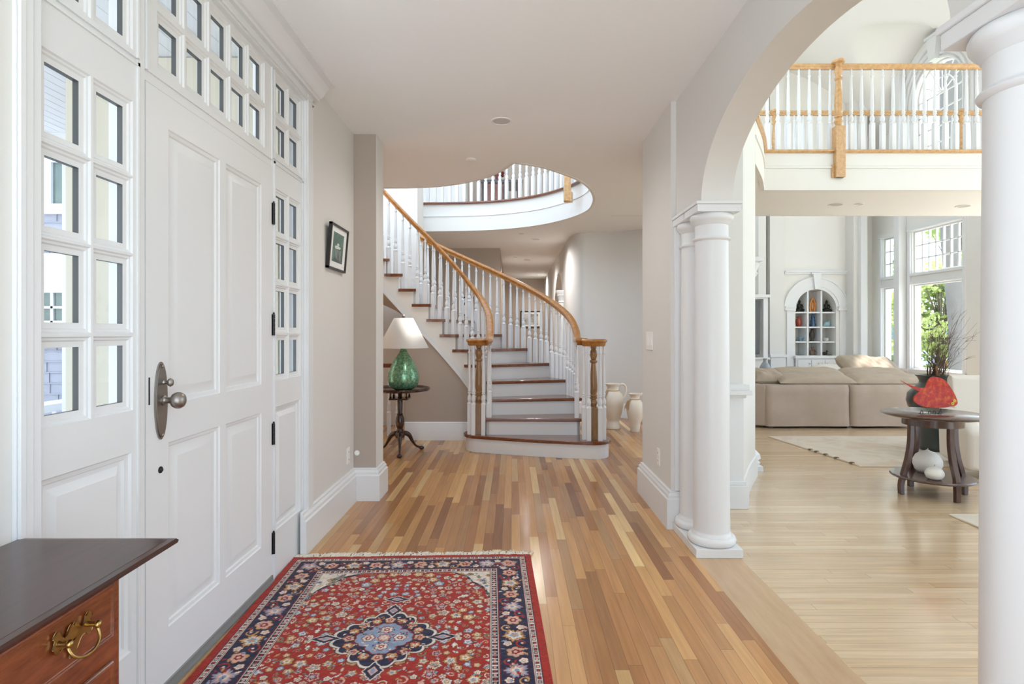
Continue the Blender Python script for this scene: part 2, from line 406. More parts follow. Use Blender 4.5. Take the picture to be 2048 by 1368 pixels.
# stair hall right hand walls
CWALL = [(0.92, 16.3), (0.92, 13), (0.92, 10.6), (0.92, 9.45), (0.955, 9.0), (1.07, 8.80), (1.25, 8.77), (1.52, 8.76), (1.9, 8.48), (2.3, 8.1), (2.6, 7.6)]
cwl = [(p.x, p.y) for p in catmull([Vector((a, b, 0)) for a, b in CWALL[3:]], 6)]
m = MB(); m.sweep([(x, y, 0) for x, y in cwl], [(0, 0), (0, CZ+0.02), (-0.2, CZ+0.02), (-0.2, 0)])
struct(m.build('wall_hall_curved', WALL, smooth=40), 'curved greige wall behind the cream urns')
BBP = [(0, 0), (0.025, 0), (0.025, 0.17), (0.014, 0.195), (0.014, 0.21), (0, 0.22)]
m = MB(); m.sweep([(x, y, 0) for x, y in cwl], BBP)
struct(m.build('baseboard_hall_curved', WHITE, smooth=30))
m = MB(); wall_x(m, 0.92, 1.12, 9.45, 16.3, 0, CZ, [(10.35, 12.5, 0, 2.48)])
y0, y1 = 10.35, 12.5; yc2 = (y0+y1)/2; r2 = (y1-y0)/2
vs = []; fs = []
for i in range(21):
    a = math.pi*i/20; y = yc2+r2*math.cos(a); z = 1.55+0.93*math.sin(a)
    vs += [(0.92, y, z), (1.12, y, z), (0.92, y, 2.49), (1.12, y, 2.49)]
for i in range(20):
    b = 4*i; fs += [(b, b+4, b+5, b+1), (b, b+2, b+6, b+4), (b+1, b+5, b+7, b+3)]
m.add(vs, fs)
struct(m.build('wall_hall_right', WALL, smooth=0), 'long hallway wall with an arched opening')
m = MB(); m.box(-0.3, 1.2, 16.3, 16.5, 0, CZ)
struct(m.build('wall_hall_end', WALL2, smooth=0), 'taupe wall at the far end of the hallway')
m = MB(); m.box(-3.5, -0.23, 10.4, 10.6, 0, CZ); m.box(-0.43, -0.23, 10.6, 16.4, 0, CZ)
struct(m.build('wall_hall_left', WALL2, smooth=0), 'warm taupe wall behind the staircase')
m = MB(); m.box(-0.25, -0.20, 12.0, 12.1, 0, 2.3); m.box(-0.25, -0.20, 13.0, 13.1, 0, 2.3); m.box(-0.25, -0.19, 11.9, 13.2, 2.3, 2.42)
struct(m.build('trim_6', WHITE, smooth=0), 'white door casing down the hallway')
# white room glimpsed through the hall arch
m = MB(); m.box(2.8, 2.9, 9.2, 14, 0, CZ)
struct(m.build('wall_side_room', WHITE2, smooth=0), 'bright white wall seen through the hallway arch')

# stair hall left/back
m = MB(); m.sweep([(-1.33, 8.48, 0), (-1.34, 8.02, 0), (-1.47, 7.97, 0), (-1.60, 8.01, 0), (-2.2, 7.95, 0), (-2.7, 7.6, 0), (-3.0, 7.0, 0), (-3.1, 6.2, 0)],
                  [(0, 0), (0, 6.0), (0.12, 6.0), (0.12, 0)])
struct(m.build('wall_stair', WHITE2, smooth=20), 'tall white wall behind the upper stair flight')
m = MB(); m.box(-3.5, -3.3, 4.42, 17, 0, CZ)
struct(m.build('wall_far_left', WALL, smooth=0))
# upper hall
m = MB(); m.box(-0.95, 0.95, 11.4, 11.6, UF, 6.0)
struct(m.build('wall_upper_back', WALL2, smooth=0), 'taupe wall of the upper landing')
m = MB(); m.box(-3.5, -0.95, 11.0, 11.2, UF, 6.0); m.box(0.95, 2.9, 10.6, 10.8, UF, 6.0); m.box(-0.95, -0.9, 11.0, 11.4, UF, 6.0)
struct(m.build('wall_upper_side', WHITE2, smooth=0), 'white walls of the upper landing')
m = MB(); m.box(-4.5, 2.9, 7.6, 12, 6.0, 6.1)
struct(m.build('ceiling_upper', CEIL, smooth=0))

# baseboards of the foyer
def base_run(name, path, h=0.25, t=0.035):
    mb = MB(); mb.sweep([(a, b, 0) for a, b in path], [(0, 0), (t, 0), (t, h-0.055), (t-0.010, h-0.048), (t-0.010, h-0.030), (t-0.020, h-0.016), (t-0.020, h-0.006), (0, h)])
    return struct(mb.build(name, WHITE, smooth=25))
base_run('baseboard_left', [(XL, 3.31), (XL, 4.42), (-1.06, 4.42), (-1.06, 4.65), (-1.4, 4.65)])
base_run('baseboard_left_near', [(XL, -3.4), (XL, 1.40)])
base_run('baseboard_right', [(XR2, 4.62), (XR, 4.62), (XR, 3.79), (XR2, 3.79)])

# wall-end pilaster behind the columns, wainscot pedestal
m = MB(); m.box(1.075, 1.275, 3.765, 3.795, 0.25, 2.04)
struct(m.build('trim_7', WHITE, smooth=0, bevel=0.003), 'flat white jamb board behind the rear column')
m = MB(); m.box(XR2, 1.715, 4.215, 4.31, 0, 0.84)
m.box(XR2, 1.742, 4.185, 4.31, 0, 0.17); m.box(XR2, 1.73, 4.20, 4.31, 0.17, 0.20)
m.box(XR2, 1.728, 4.20, 4.31, 0.815, 0.84); m.box(XR2, 1.76, 4.165, 4.33, 0.84, 0.875); m.box(XR2, 1.745, 4.18, 4.32, 0.875, 0.915)
for a, b, c, d in ((1.40, 1.60, 0.31, 0.325), (1.40, 1.60, 0.735, 0.75), (1.40, 1.41, 0.31, 0.75), (1.59, 1.60, 0.31, 0.75)):
    m.box(a, b, 4.205, 4.22, c, d)
struct(m.build('trim_8', WHITE, smooth=0, bevel=0.004), 'white panelled wainscot pedestal behind the columns')

# =================================================================== FRONT DOOR WALL
XD = -1.252
def stile_frame(mb, y0, y1, z0, z1, cells, th=0.05):
    wall_x(mb, XD-th, XD, y0, y1, z0, z1, cells)
STICK = [(0, 0.0), (0.004, 0.006), (0.010, 0.007), (0.014, 0.012), (0.030, 0.014)]
def glazed(name, label, y0, y1, z0, z1, cells, panel=None):
    root = MB(); ops = list(cells) + ([panel] if panel else [])
    stile_frame(root, y0, y1, z0, z1, ops)
    for c in cells: root.rings_x(XD, 1, *c, STICK, cap=False)
    if panel: root.rings_x(XD, 1, *panel, [(0, 0), (0.005, 0.008), (0.018, 0.012), (0.022, 0.020), (0.036, 0.020), (0.060, 0.008), (0.066, 0.008)])
    # bead round the sash
    for a, b, c, d in ((y0, y1, z1-0.012, z1), (y0, y0+0.010, z0, z1), (y1-0.010, y1, z0, z1)):
        root.box(XD, XD+0.006, a, b, c, d)
    o = root.build(name, WHITE, smooth=25); struct(o, label)
    sp = MB()
    for c in cells:
        sp.rings_x(XD, 1, *c, [(0.030, 0.014), (0.030, 0.032)], cap=False)
        sp.rings_x(XD, 1, *c, [(0.030, 0.032), (0.0, 0.033)], cap=False)
    sp.build('glazing_bead', SPACER, o, smooth=0)
    g = MB()
    for c in cells:
        g.rings_x(XD, 1, *c, [(0.029, 0.0315)], cap=True)
    g.build('glass', GLASS, o, smooth=0)
    return o
ROWS = [(1.0435, 1.288), (1.298, 1.553), (1.559, 1.810), (1.815, 2.063)]
def grid(cols, rows): return [(a, b, c, d) for a, b in cols for c, d in rows]
glazed('window_1', 'near sidelight left of the door with eight panes over a panel', 1.48, 1.905, 0.0, 2.20, grid([(1.5077, 1.690), (1.700, 1.877)], ROWS), (1.512, 1.869, 0.252, 0.906))
glazed('window_2', 'far sidelight right of the door with eight panes over a panel', 2.985, 3.392, 0.0, 2.20, grid([(3.009, 3.183), (3.193, 3.360)], ROWS), (3.012, 3.356, 0.252, 0.906))
TR = [(2.232, 2.436), (2.456, 2.665)]
cols = [(2.005+i*0.176, 2.005+i*0.176+0.166) for i in range(5)]
glazed('window_3', 'wide transom of ten panes above the front door', 1.94, 2.962, 2.20, 2.70, grid(cols, TR))
glazed('window_4', 'small four pane transom above the near sidelight', 1.48, 1.905, 2.215, 2.70, grid([(1.5077, 1.690), (1.700, 1.877)], TR))
glazed('window_5', 'small four pane transom above the far sidelight', 2.985, 3.392, 2.215, 2.70, grid([(3.009, 3.183), (3.193, 3.360)], TR))
# frame members, casing and crown
m = MB()
m.box(XD-0.1, XD-0.004, 1.40, 1.48, 0, 2.76); m.box(XD-0.1, XD-0.004, 1.905, 1.94, 0, 2.76); m.box(XD-0.1, XD-0.004, 2.962, 2.985, 0, 2.76); m.box(XD-0.1, XD-0.004, 3.392, 3.5, 0, 2.76)
m.box(XD-0.1, XD+0.002, 1.912, 1.934, 0, 2.76); m.box(XD-0.1, XD-0.004, 1.48, 3.392, 2.70, 2.76)
m.box(XD-0.1, XD-0.006, 1.905, 2.985, 2.165, 2.20)
m.box(XD-0.1, XD-0.006, 1.48, 1.905, 2.20, 2.215); m.box(XD-0.1, XD-0.006, 2.985, 3.392, 2.20, 2.215)
struct(m.build('trim_9', WHITE, smooth=0), 'white door frame and mullions')
m = MB()
for y0, y1 in ((1.404, 1.482), (3.390, 3.505)):
    m.box(XL-0.02, -1.226, y0, y1, 0, 2.72)
    m.box(-1.226, -1.221, y0+0.008, y1-0.03, 0, 2.72); m.box(-1.226, -1.217, y0+0.004, y0+0.022 if y0 < 2 else y0+0.012, 0, 2.72)
m.box(XL-0.02, -1.226, 1.404, 3.505, 2.68, 2.76); m.box(-1.226, -1.216, 1.404, 3.51, 2.69, 2.70)
struct(m.build('trim_10', WHITE, smooth=0, bevel=0.002), 'flat white casing round the front door set')
m = MB()
prof = [(XL-0.02, 2.735), (-1.205, 2.735), (-1.200, 2.745), (-1.205, 2.752), (-1.193, 2.756), (-1.183, 2.764), (-1.175, 2.776), (-1.160, 2.800), (-1.140, 2.816), (-1.118, 2.822), (-1.105, 2.824), (-1.105, CZ), (XL-0.02, CZ)]
m.prism_y(prof, -1.0, 3.55)
struct(m.build('trim_11', WHITE, smooth=20), 'deep white crown moulding above the front door')

# the door leaf
dr = MB(); PAN = [(2.071, 2.435, 1.040, 2.040), (2.486, 2.838, 1.040, 2.040), (2.071, 2.435, 0.228, 0.90), (2.486, 2.838, 0.228, 0.90)]
wall_x(dr, XD-0.045, XD, 1.9435, 2.960, 0.022, 2.160, PAN)
for p in PAN: dr.rings_x(XD, 1, *p, [(0, 0), (0.004, 0.005), (0.016, 0.008), (0.020, 0.014), (0.034, 0.014), (0.058, 0.004), (0.064, 0.004)])
door = struct(dr.build('door_1', WHITE, smooth=25))
door['label'] = 'white front door with four raised panels and a pewter knob'
m = MB(); el = [(2.022+0.036*math.cos(a)*(1), 1.058+0.138*math.sin(a)) for a in [2*math.pi*i/36 for i in range(36)]]
m.prism_x(el, XD, XD+0.005); m.prism_x([(2.022+(y-2.022)*0.86, 1.058+(z-1.058)*0.95) for y, z in el], XD+0.005, XD+0.0085)
esc = m.build('escutcheon', PEWTER, door, smooth=50)
for z in (1.18, 0.936):
    m = MB(); m.ball((XD+0.010, 2.022, z), 0.003, 0.006, 0.006, 10, 6); m.build('screw', PEWTER, esc)
RX = Matrix.Translation((XD+0.008, 2.030, 1.058)) @ Matrix.Rotation(math.radians(90), 4, 'Y')
m = MB(); m.lathe([(0.018, 0), (0.018, 0.004), (0.013, 0.006), (0.011, 0.012), (0.011, 0.022), (0.014, 0.028), (0.0245, 0.036), (0.030, 0.048), (0.030, 0.056), (0.024, 0.068), (0.012, 0.075), (0.001, 0.076)], seg=24, M=RX)
m.build('door_knob', PEWTER, door, smooth=60)
m = MB(); RX2 = Matrix.Translation((XD+0.008, 2.030, 1.122)) @ Matrix.Rotation(math.radians(90), 4, 'Y')
m.lathe([(0.008, 0), (0.005, 0.004), (0.005, 0.014), (0.010, 0.018), (0.012, 0.024), (0.009, 0.031), (0.001, 0.033)], seg=16, M=RX2, sx=1.3)
m.build('thumb_turn', PEWTER, door, smooth=60)
m = MB(); m.lathe([(0.012, 0), (0.012, 0.003), (0.007, 0.004), (0.006, 0.008), (0.001, 0.009)], seg=16, M=Matrix.Translation((XD, 2.022, 0.812)) @ Matrix.Rotation(math.radians(90), 4, 'Y'))
m.build('lock_button', DKMET, door)
m = MB(); m.box(XD, XD+0.001, 1.957, 1.964, 1.05, 1.145); m.build('latch_plate', DKMET, door, smooth=0)
for z in (1.92, 1.34, 0.77, 0.20):
    m = MB()
    for k in range(5):
        m.lathe([(0.007, 0), (0.007, 0.021)], c=(XD+0.006, 2.970, z-0.055+k*0.0222), seg=10)
    m.lathe([(0.004, 0), (0.005, 0.006), (0.001, 0.01)], c=(XD+0.006, 2.970, z+0.056), seg=10)
    m.box(XD-0.002, XD+0.002, 2.957, 2.987, z-0.055, z+0.055); m.build('hinge', DKMET, door)
m = MB(); m.box(XD-0.004, XD+0.008, 1.95, 2.958, 0.006, 0.040); m.box(XD, XD+0.018, 1.95, 2.958, 0.006, 0.016)
for k in range(11): m.ball((XD+0.009, 2.0+k*0.092, 0.03), 0.002, 0.004, 0.004, 8, 4)
m.build('door_sweep', mat('brushed_sweep', (150, 152, 150), 0.45, 0.3), door, smooth=30)
m = MB(); m.prism_y([(XD-0.1, 0), (XD+0.03, 0), (XD+0.026, 0.005), (XD-0.1, 0.005)], 1.94, 2.97)
struct(m.build('trim_12', OAK2, smooth=0), 'pale wooden door threshold')

# =================================================================== COLUMNS
def column_parts(root):
    m = MB(); m.box(-0.136, 0.136, -0.136, 0.136, 0, 0.05); m.build('plinth', WHITE, root, smooth=0, bevel=0.003)
    m = MB(); m.lathe([(0.10, 0.05), (0.128, 0.052), (0.137, 0.060), (0.140, 0.074), (0.136, 0.088), (0.126, 0.097), (0.116, 0.100), (0.113, 0.112), (0.106, 0.118), (0.106, 0.126)], seg=64)
    m.build('base', WHITE, root, smooth=50)
    m = MB(); sh = [(0.1055-0.0005*0, 0.12)]
    for i in range(1, 13):
        t = i/12; sh.append((0.104-0.0085*t**1.8, 0.12+1.725*t))
    m.lathe(sh, seg=64); m.build('shaft', WHITE, root, smooth=50)
    m = MB(); m.lathe([(0.096, 1.82), (0.096, 1.842), (0.106, 1.846), (0.110, 1.853), (0.106, 1.860), (0.098, 1.864), (0.096, 1.872), (0.096, 1.935), (0.102, 1.940), (0.104, 1.948), (0.116, 1.958), (0.124, 1.970), (0.126, 1.984), (0.120, 1.998), (0.112, 2.002)], seg=64)
    m.build('capital', WHITE, root, smooth=50)
    m = MB(); m.box(-0.125, 0.125, -0.125, 0.125, 2.000, 2.043); m.box(-0.133, 0.133, -0.133, 0.133, 2.043, 2.0605); m.build('abacus', WHITE, root, smooth=0, bevel=0.003)
c0 = lthing('column', 'round white column at the front of the pair, on a square plinth', 'column', (1.193, 3.41, 0)); column_parts(c0)
copy_tree(c0, loc=(1.193, 3.683, 0), label='round white column half hidden directly behind the front one of the pair')
copy_tree(c0, loc=(1.193, 1.295, 0), label='very near white column cut by the right edge of the photo')
copy_tree(c0, loc=(1.193, 1.02, 0), label='white column beside the very near one, out past the right edge')

# =================================================================== BALUSTERS
BAL_H = 0.80
def baluster_mesh(mb, h=1.0, w=0.022, block=0.34):
    b = block*h
    mb.box(-w, w, -w, w, 0, b)
    s = (1-block)*h
    w *= 1.32
    P = [(w*1.0, 0), (w*0.80, .02), (w*0.55, .035), (w*0.72, .055), (w*0.86, .085), (w*0.70, .125), (w*0.46, .155), (w*0.42, .17), (w*0.68, .178), (w*0.68, .188), (w*0.48, .196), (w*0.66, .215), (w*0.66, .225), (w*0.52, .235),
         (w*0.62, .30), (w*0.60, .42), (w*0.50, .65), (w*0.38, .82), (w*0.36, .855), (w*0.56, .868), (w*0.56, .880), (w*0.36, .892), (w*0.36, 1.0)]
    mb.lathe([(r, b+z*s) for r, z in P], seg=10); return mb
def newel_mesh(mb, h, w=0.042, block=0.33, z0=0):
    b = block*h
    mb.box(-w, w, -w, w, z0, z0+b); s = (1-block)*h
    P = [(w*1.0, 0), (w*0.78, .015), (w*0.55, .03), (w*0.66, .05), (w*0.86, .085), (w*0.62, .125), (w*0.52, .14), (w*0.78, .15), (w*0.80, .165), (w*0.62, .175), (w*0.74, .19), (w*0.74, .205), (w*0.60, .215),
         (w*0.80, .28), (w*0.82, .36), (w*0.72, .50), (w*0.58, .64), (w*0.50, .715), (w*0.78, .73), (w*0.84, .745), (w*0.76, .76), (w*0.50, .77), (w*0.62, .80), (w*0.82, .855), (w*0.66, .91), (w*0.48, .94), (w*0.62, .95), (w*0.62, 1.0)]
    mb.lathe([(r, z0+b+z*s) for r, z in P], seg=20); return mb
_bm = MB(); baluster_mesh(_bm, 1.0); _bo = _bm.build('baluster', WHITE); BALM = _bo.data; bpy.data.objects.remove(_bo)
def put_baluster(parent, x, y, z, h, org, rz=0):
    o = bpy.data.objects.new('baluster', BALM); COL.objects.link(o); o.parent = parent
    o.location = (x-org[0], y-org[1], z-org[2]); o.scale = (1, 1, h); o.rotation_euler = (0, 0, rz); return o
RAILP = [(-0.032, 0.004), (-0.027, -0.004), (-0.018, -0.012), (-0.018, -0.030), (0.018, -0.030), (0.018, -0.012), (0.027, -0.004), (0.032, 0.004), (0.031, 0.016), (0.022, 0.027), (0.008, 0.032), (-0.008, 0.032), (-0.022, 0.027), (-0.031, 0.016)]

# =================================================================== STAIR
RS = 0.1826
INN = [(-.29, 6.02), (-.284, 6.22), (-.285, 6.44), (-.315, 6.64), (-.405, 6.79), (-.544, 6.86), (-.690, 6.87), (-.848, 6.87), (-1.012, 6.87), (-1.195, 6.87), (-1.362, 6.87), (-1.525, 6.87), (-1.69, 6.85), (-1.84, 6.78), (-1.95, 6.66)]
OUT = [(.735, 5.85), (.735, 6.20), (.767, 6.565), (.684, 6.92), (.495, 7.255), (.21, 7.50), (-.14, 7.67), (-.53, 7.78), (-.93, 7.84), (-1.31, 7.86), (-1.75, 7.82), (-2.15, 7.66), (-2.5, 7.40), (-2.72, 7.05), (-2.85, 6.65)]
def curve(P, k):
    k = max(1.0, min(len(P)-0.0001, k)); i = int(k)-1; t = k-1-i
    g = lambda j: Vector((P[max(0, min(len(P)-1, j))][0], P[max(0, min(len(P)-1, j))][1]))
    a, b, c, d = g(i-1), g(i), g(i+1), g(i+2)
    return 0.5*((2*b)+(-a+c)*t+(2*a-5*b+4*c-d)*t*t+(-a+3*b-3*c+d)*t**3)
inn = lambda k: curve(INN, k); out = lambda k: curve(OUT, k)
KN = 14
st = thing('staircase', 'curved white staircase with dark stained treads rising to the left', 'staircase', (0.22, 6.0, 0)); 
def bullnose(off, z0, z1):
    # first step: rounded both ends
    pts = []
    cl = (-0.33, 6.36); rl = 0.19+off; crr = (0.83, 6.02); rr = 0.185+off
    for i in range(13):
        a = math.radians(100+160*i/12); pts.append((cl[0]+rl*math.cos(a), cl[1]+rl*math.sin(a)))
    for i in range(1, 8):
        t = i/8; x = cl[0]-.035+(crr[0]+0.0-cl[0])*t; y = (cl[1]-rl)+((crr[1]-rr)-(cl[1]-rl))*t-0.03*math.sin(math.pi*t); pts.append((x, y))
    for i in range(13):
        a = math.radians(-100+190*i/12); pts.append((crr[0]+rr*math.cos(a), crr[1]+rr*math.sin(a)))
    return pts
m = MB(); m.prism(bullnose(0, 0, 0), 0, RS-0.035); m.build('riser', WHITE, st, smooth=35)
m = MB(); bn = bullnose(0.028, 0, 0); m.prism(bn, RS-0.035, RS); m.build('tread', TREAD, st, smooth=35, bevel=0.012, seg=3)
def off_pt(p, q, d):  # move p away from q by d
    v = (p-q).normalized(); return p+v*d
for k in range(2, KN+1):
    a, b = inn(k), out(k); c, d = inn(k+1), out(k+1)
    dirv = (b-a).normalized(); nrm = Vector((dirv.y, -dirv.x))    # towards the foot of the stair
    m = MB(); p = [a, b, b-nrm*0.02, a-nrm*0.02]
    m.prism([tuple(v) for v in p], RS*(k-1), RS*k-0.034); m.build('riser', WHITE, st, smooth=0)
    mids = [out(k+t/4) for t in range(1, 4)]; midi = [inn(k+t/4) for t in (3, 2, 1)]
    ip = -0.035; 
    f0 = off_pt(a, b, 0.035)+nrm*0.03; f1 = off_pt(b, a, 0.03)+nrm*0.03
    n2 = (d-c).normalized(); nn = Vector((n2.y, -n2.x))
    b0 = off_pt(c, d, 0.035)-nn*0.02; b1 = off_pt(d, c, 0.03)-nn*0.01
    poly = [f0, f1] + [off_pt(q, inn(k+0.5), 0.03) for q in mids] + [b1, b0] + [off_pt(q, out(k+0.5), 0.035) for q in midi]
    m = MB(); m.prism([tuple(v) for v in poly], RS*k-0.034, RS*k); m.build('tread', TREAD, st, smooth=0, bevel=0.009, seg=3)
def stringer(fn, other, k0, k1, depth, th, name, m_):
    mb = MB(); ks = []
    k = k0
    while k <= k1+1e-6:
        ks.append(k); k += 0.125
    def top(k): return RS*math.floor(k+1e-4)-0.034
    def bot(k): return max(0.0, RS*k-depth)
    def ring(k, zt):
        p = fn(k); q = off_pt(p, other(k), -th)
        zb = min(bot(k), zt-0.002)
        return [(p.x, p.y, zb), (p.x, p.y, zt), (q.x, q.y, zt), (q.x, q.y, zb)]
    prev = None
    for i in range(len(ks)-1):
        zt = top(ks[i]); A = ring(ks[i], zt); B = ring(ks[i+1], zt)
        mb.add(A+B, [(0,1,5,4), (1,2,6,5), (2,3,7,6), (3,0,4,7), (0,3,2,1), (4,5,6,7)])
    return mb.build(name, m_, st, smooth=0)
stringer(inn, out, 2.0, 14.5, 0.445, 0.03, 'stringer', WHITE2)
stringer(out, inn, 2.0, 14.5, 0.34, 0.03, 'stringer', WHITE)
# small moulding line under the inner stringer, soffit
mb = MB(); ks = [3+i*0.25 for i in range(46)]
mb.sweep([(off_pt(inn(k), out(k), 0.008).x, off_pt(inn(k), out(k), 0.008).y, max(0.02, RS*k-0.445)) for k in ks], [(-0.010, -0.005), (0.010, -0.005), (0.010, 0.012), (0.0, 0.022), (0.0, 0.045), (-0.010, 0.045)])
mb.build('stringer_moulding', WHITE, st, smooth=20)
mb = MB(); vs = []; fs = []
for i, k in enumerate(ks):
    p, q = inn(k), out(k); vs += [(p.x, p.y, max(0.0, RS*k-0.44)), (q.x, q.y, max(0.0, RS*k-0.34))]
    if i: fs.append((2*i-2, 2*i, 2*i+1, 2*i-1))
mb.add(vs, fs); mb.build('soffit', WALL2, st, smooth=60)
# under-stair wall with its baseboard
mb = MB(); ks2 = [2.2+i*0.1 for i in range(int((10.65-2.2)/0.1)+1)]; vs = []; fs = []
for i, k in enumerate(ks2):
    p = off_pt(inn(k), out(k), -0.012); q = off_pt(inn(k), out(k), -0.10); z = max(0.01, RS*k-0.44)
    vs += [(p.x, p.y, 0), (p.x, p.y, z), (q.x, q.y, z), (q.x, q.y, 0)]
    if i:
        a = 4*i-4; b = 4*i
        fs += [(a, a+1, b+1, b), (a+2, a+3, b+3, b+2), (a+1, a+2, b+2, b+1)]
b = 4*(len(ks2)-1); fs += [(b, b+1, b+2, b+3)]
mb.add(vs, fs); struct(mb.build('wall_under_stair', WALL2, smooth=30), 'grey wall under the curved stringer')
mb = MB(); mb.sweep([(off_pt(inn(k), out(k), -0.012).x, off_pt(inn(k), out(k), -0.012).y, 0) for k in ks2], [(-x, z) for x, z in BBP])
struct(mb.build('baseboard_under_stair', WHITE, smooth=25))

# railings
NL = (-0.372, 6.30); NR = (0.852, 5.98)
def rail_z(k, extra=0.80): return RS*k+extra
def railing(name, label, fn, other, k0, k1, newel, side, per, inset):
    r = thing(name, label, 'stair railing', (newel[0], newel[1], RS))
    org = (newel[0], newel[1], RS)
    capz = 1.20
    pts = []
    ks = [k0+(k1-k0)*i/70 for i in range(71)]
    for k in ks:
        p = off_pt(fn(k), other(k), -inset); z = rail_z(k)
        t = max(0, min(1, (k-k0)/2.2)); z = capz+0.012 + (z-capz-0.012)*(t*t*(3-2*t))
        pts.append((p.x, p.y, z))
    # sweep in from the volute
    s0 = pts[0]
    lead = [(newel[0]+side*0.085, newel[1]-0.005, capz+0.004), (newel[0]+side*0.10, newel[1]+0.05, capz+0.006)]
    path = catmull([Vector(p) for p in lead+[pts[0]]], 4)[:-1] + [Vector(p) for p in pts]
    mb = MB(); mb.sweep(path, [(a*1.3, b*1.3-0.006) for a, b in RAILP]); mb.build('handrail', OAK, r, smooth=50)
    mb = MB(); mb.lathe([(0.10, -0.045), (0.118, -0.043), (0.124, -0.030), (0.124, -0.018), (0.130, -0.006), (0.142, 0.004), (0.143, 0.014), (0.136, 0.026), (0.115, 0.032), (0.001, 0.033)], c=(newel[0], newel[1], capz), seg=32)
    mb.build('volute_cap', OAK, r, smooth=50)
    mb = MB(); newel_mesh(mb, capz-0.035-RS, 0.05); mb.v = [(x+newel[0], y+newel[1], z+RS) for x, y, z in mb.v]
    mb.build('newel_post', POST, r)
    for i in range(5):
        a = math.radians({1: (200, 240, 300, 345, 60), -1: (195, 235, 300, 340, 110)}[side][i])
        put_baluster(r, newel[0]+0.108*math.cos(a), newel[1]+0.108*math.sin(a), RS, capz-0.035-RS, org)
    k = 2
    while k <= k1:
        for j in range(per):
            kk = k+(j+0.5)/per
            if kk > k1: break
            p = off_pt(fn(kk), other(kk), -inset)
            pz = min(pts, key=lambda q: (q[0]-p.x)**2+(q[1]-p.y)**2)[2]
            d = (other(kk)-fn(kk)); put_baluster(r, p.x, p.y, RS*k, pz-0.022-RS*k, org, math.atan2(d.y, d.x))
        k += 1
    return r
railing('stair_railing', 'inner left stair railing, oak handrail curling onto its newel above the first step', inn, out, 1.45, 14.2, NL, 1, 2, 0.03)
railing('stair_railing', 'outer right stair railing, oak handrail sweeping behind the steps', out, inn, 1.5, 9.9, NR, -1, 4, 0.035)

# upper stairwell railing
def railing_path(name, label, path, z, h, spacing, railm, cat='railing', posts=(), drop=(), shoe=True, shoem=None, base=None):
    org = (path[0][0], path[0][1], z); r = thing(name, label, cat, org)
    P = [Vector((a, b, 0)) for a, b in path]
    mb = MB(); mb.sweep([(p.x, p.y, z+h-0.03) for p in P], RAILP); mb.build('handrail', railm, r, smooth=50)
    if shoe:
        mb = MB(); mb.sweep([(p.x, p.y, z) for p in P], [(-0.06, -0.035), (0.05, -0.035), (0.05, 0), (-0.06, 0)] if shoe == 1 else [(0.02, -0.045), (0.045, -0.045), (0.05, -0.03), (0.065, -0.022), (0.07, -0.008), (0.062, 0.004), (-0.05, 0.004), (-0.05, -0.02), (0.02, -0.02)])
        mb.build('nosing', shoem or railm, r, smooth=30)
    L = [0]
    for a, b in zip(P[:-1], P[1:]): L.append(L[-1]+(b-a).length)
    n = int(L[-1]/spacing); off = spacing/2
    for i in range(n):
        s = off+i*spacing; j = max(k for k in range(len(L)) if L[k] <= s+1e-9); j = min(j, len(P)-2)
        q = P[j].lerp(P[j+1], (s-L[j])/max(1e-9, L[j+1]-L[j]))
        if any((q.x-a)**2+(q.y-b)**2 < 0.055**2 for a, b in posts): continue
        d = P[j+1]-P[j]; put_baluster(r, q.x, q.y, z, h-0.06, org, math.atan2(d.y, d.x))
    for a, b in posts:
        mb = MB(); newel_mesh(mb, h-0.02, 0.042, 0.38)
        if (a, b) in drop: mb.box(-0.042, 0.042, -0.042, 0.042, -0.30, 0.0)
        mb.v = [(x+a, y+b, zz+z) for x, y, zz in mb.v]; mb.lathe([(0.03, 0), (0.055, 0.01), (0.055, 0.03), (0.04, 0.045), (0.001, 0.05)], c=(a, b, z+h-0.03), seg=20)
        mb.build('newel_post', POST if railm is OAK else OAK2, r)
    return r
fp = far[20:]
# offset so that balusters stand just outside the fascia
def offset(path, d):
    o = []
    for i, p in enumerate(path):
        a = path[max(0, i-1)]; b = path[min(len(path)-1, i+1)]; t = Vector((b[0]-a[0], b[1]-a[1])).normalized()
        o.append((p[0]+t.y*d, p[1]-t.x*d))
    return o
fpo = offset(fp, 0.05)
mb = MB()
railing_path('landing_railing', 'curved white balustrade of the upper landing round the stairwell', fpo, UF, 0.93, 0.112, OAK, posts=(), shoe=False)
mb = MB(); mb.sweep([(x, y, UF) for x, y in fp], [(-0.04, -0.032), (-0.045, -0.022), (-0.04, -0.008), (-0.03, 0.0), (0.12, 0.0), (0.12, -0.032)])
struct(mb.build('trim_13', TREAD, smooth=30), 'dark stained nosing along the curved upper landing')
xp, yp, zp = at(1134.5, 378, 7.30)
mb = MB(); mb.box(xp-0.045, xp+0.045, yp-0.045, yp+0.045, 2.98, 4.15); mb.prism([(xp+0.05, yp-0.05), (xp+0.075, yp+0.02), (xp+0.0, yp+0.06), (xp-0.05, yp)], 2.97, 3.10)
tag(mb.build('newel_post', OAK2, smooth=0, bevel=0.006), 'square light oak newel hanging over the curved landing edge', 'post')

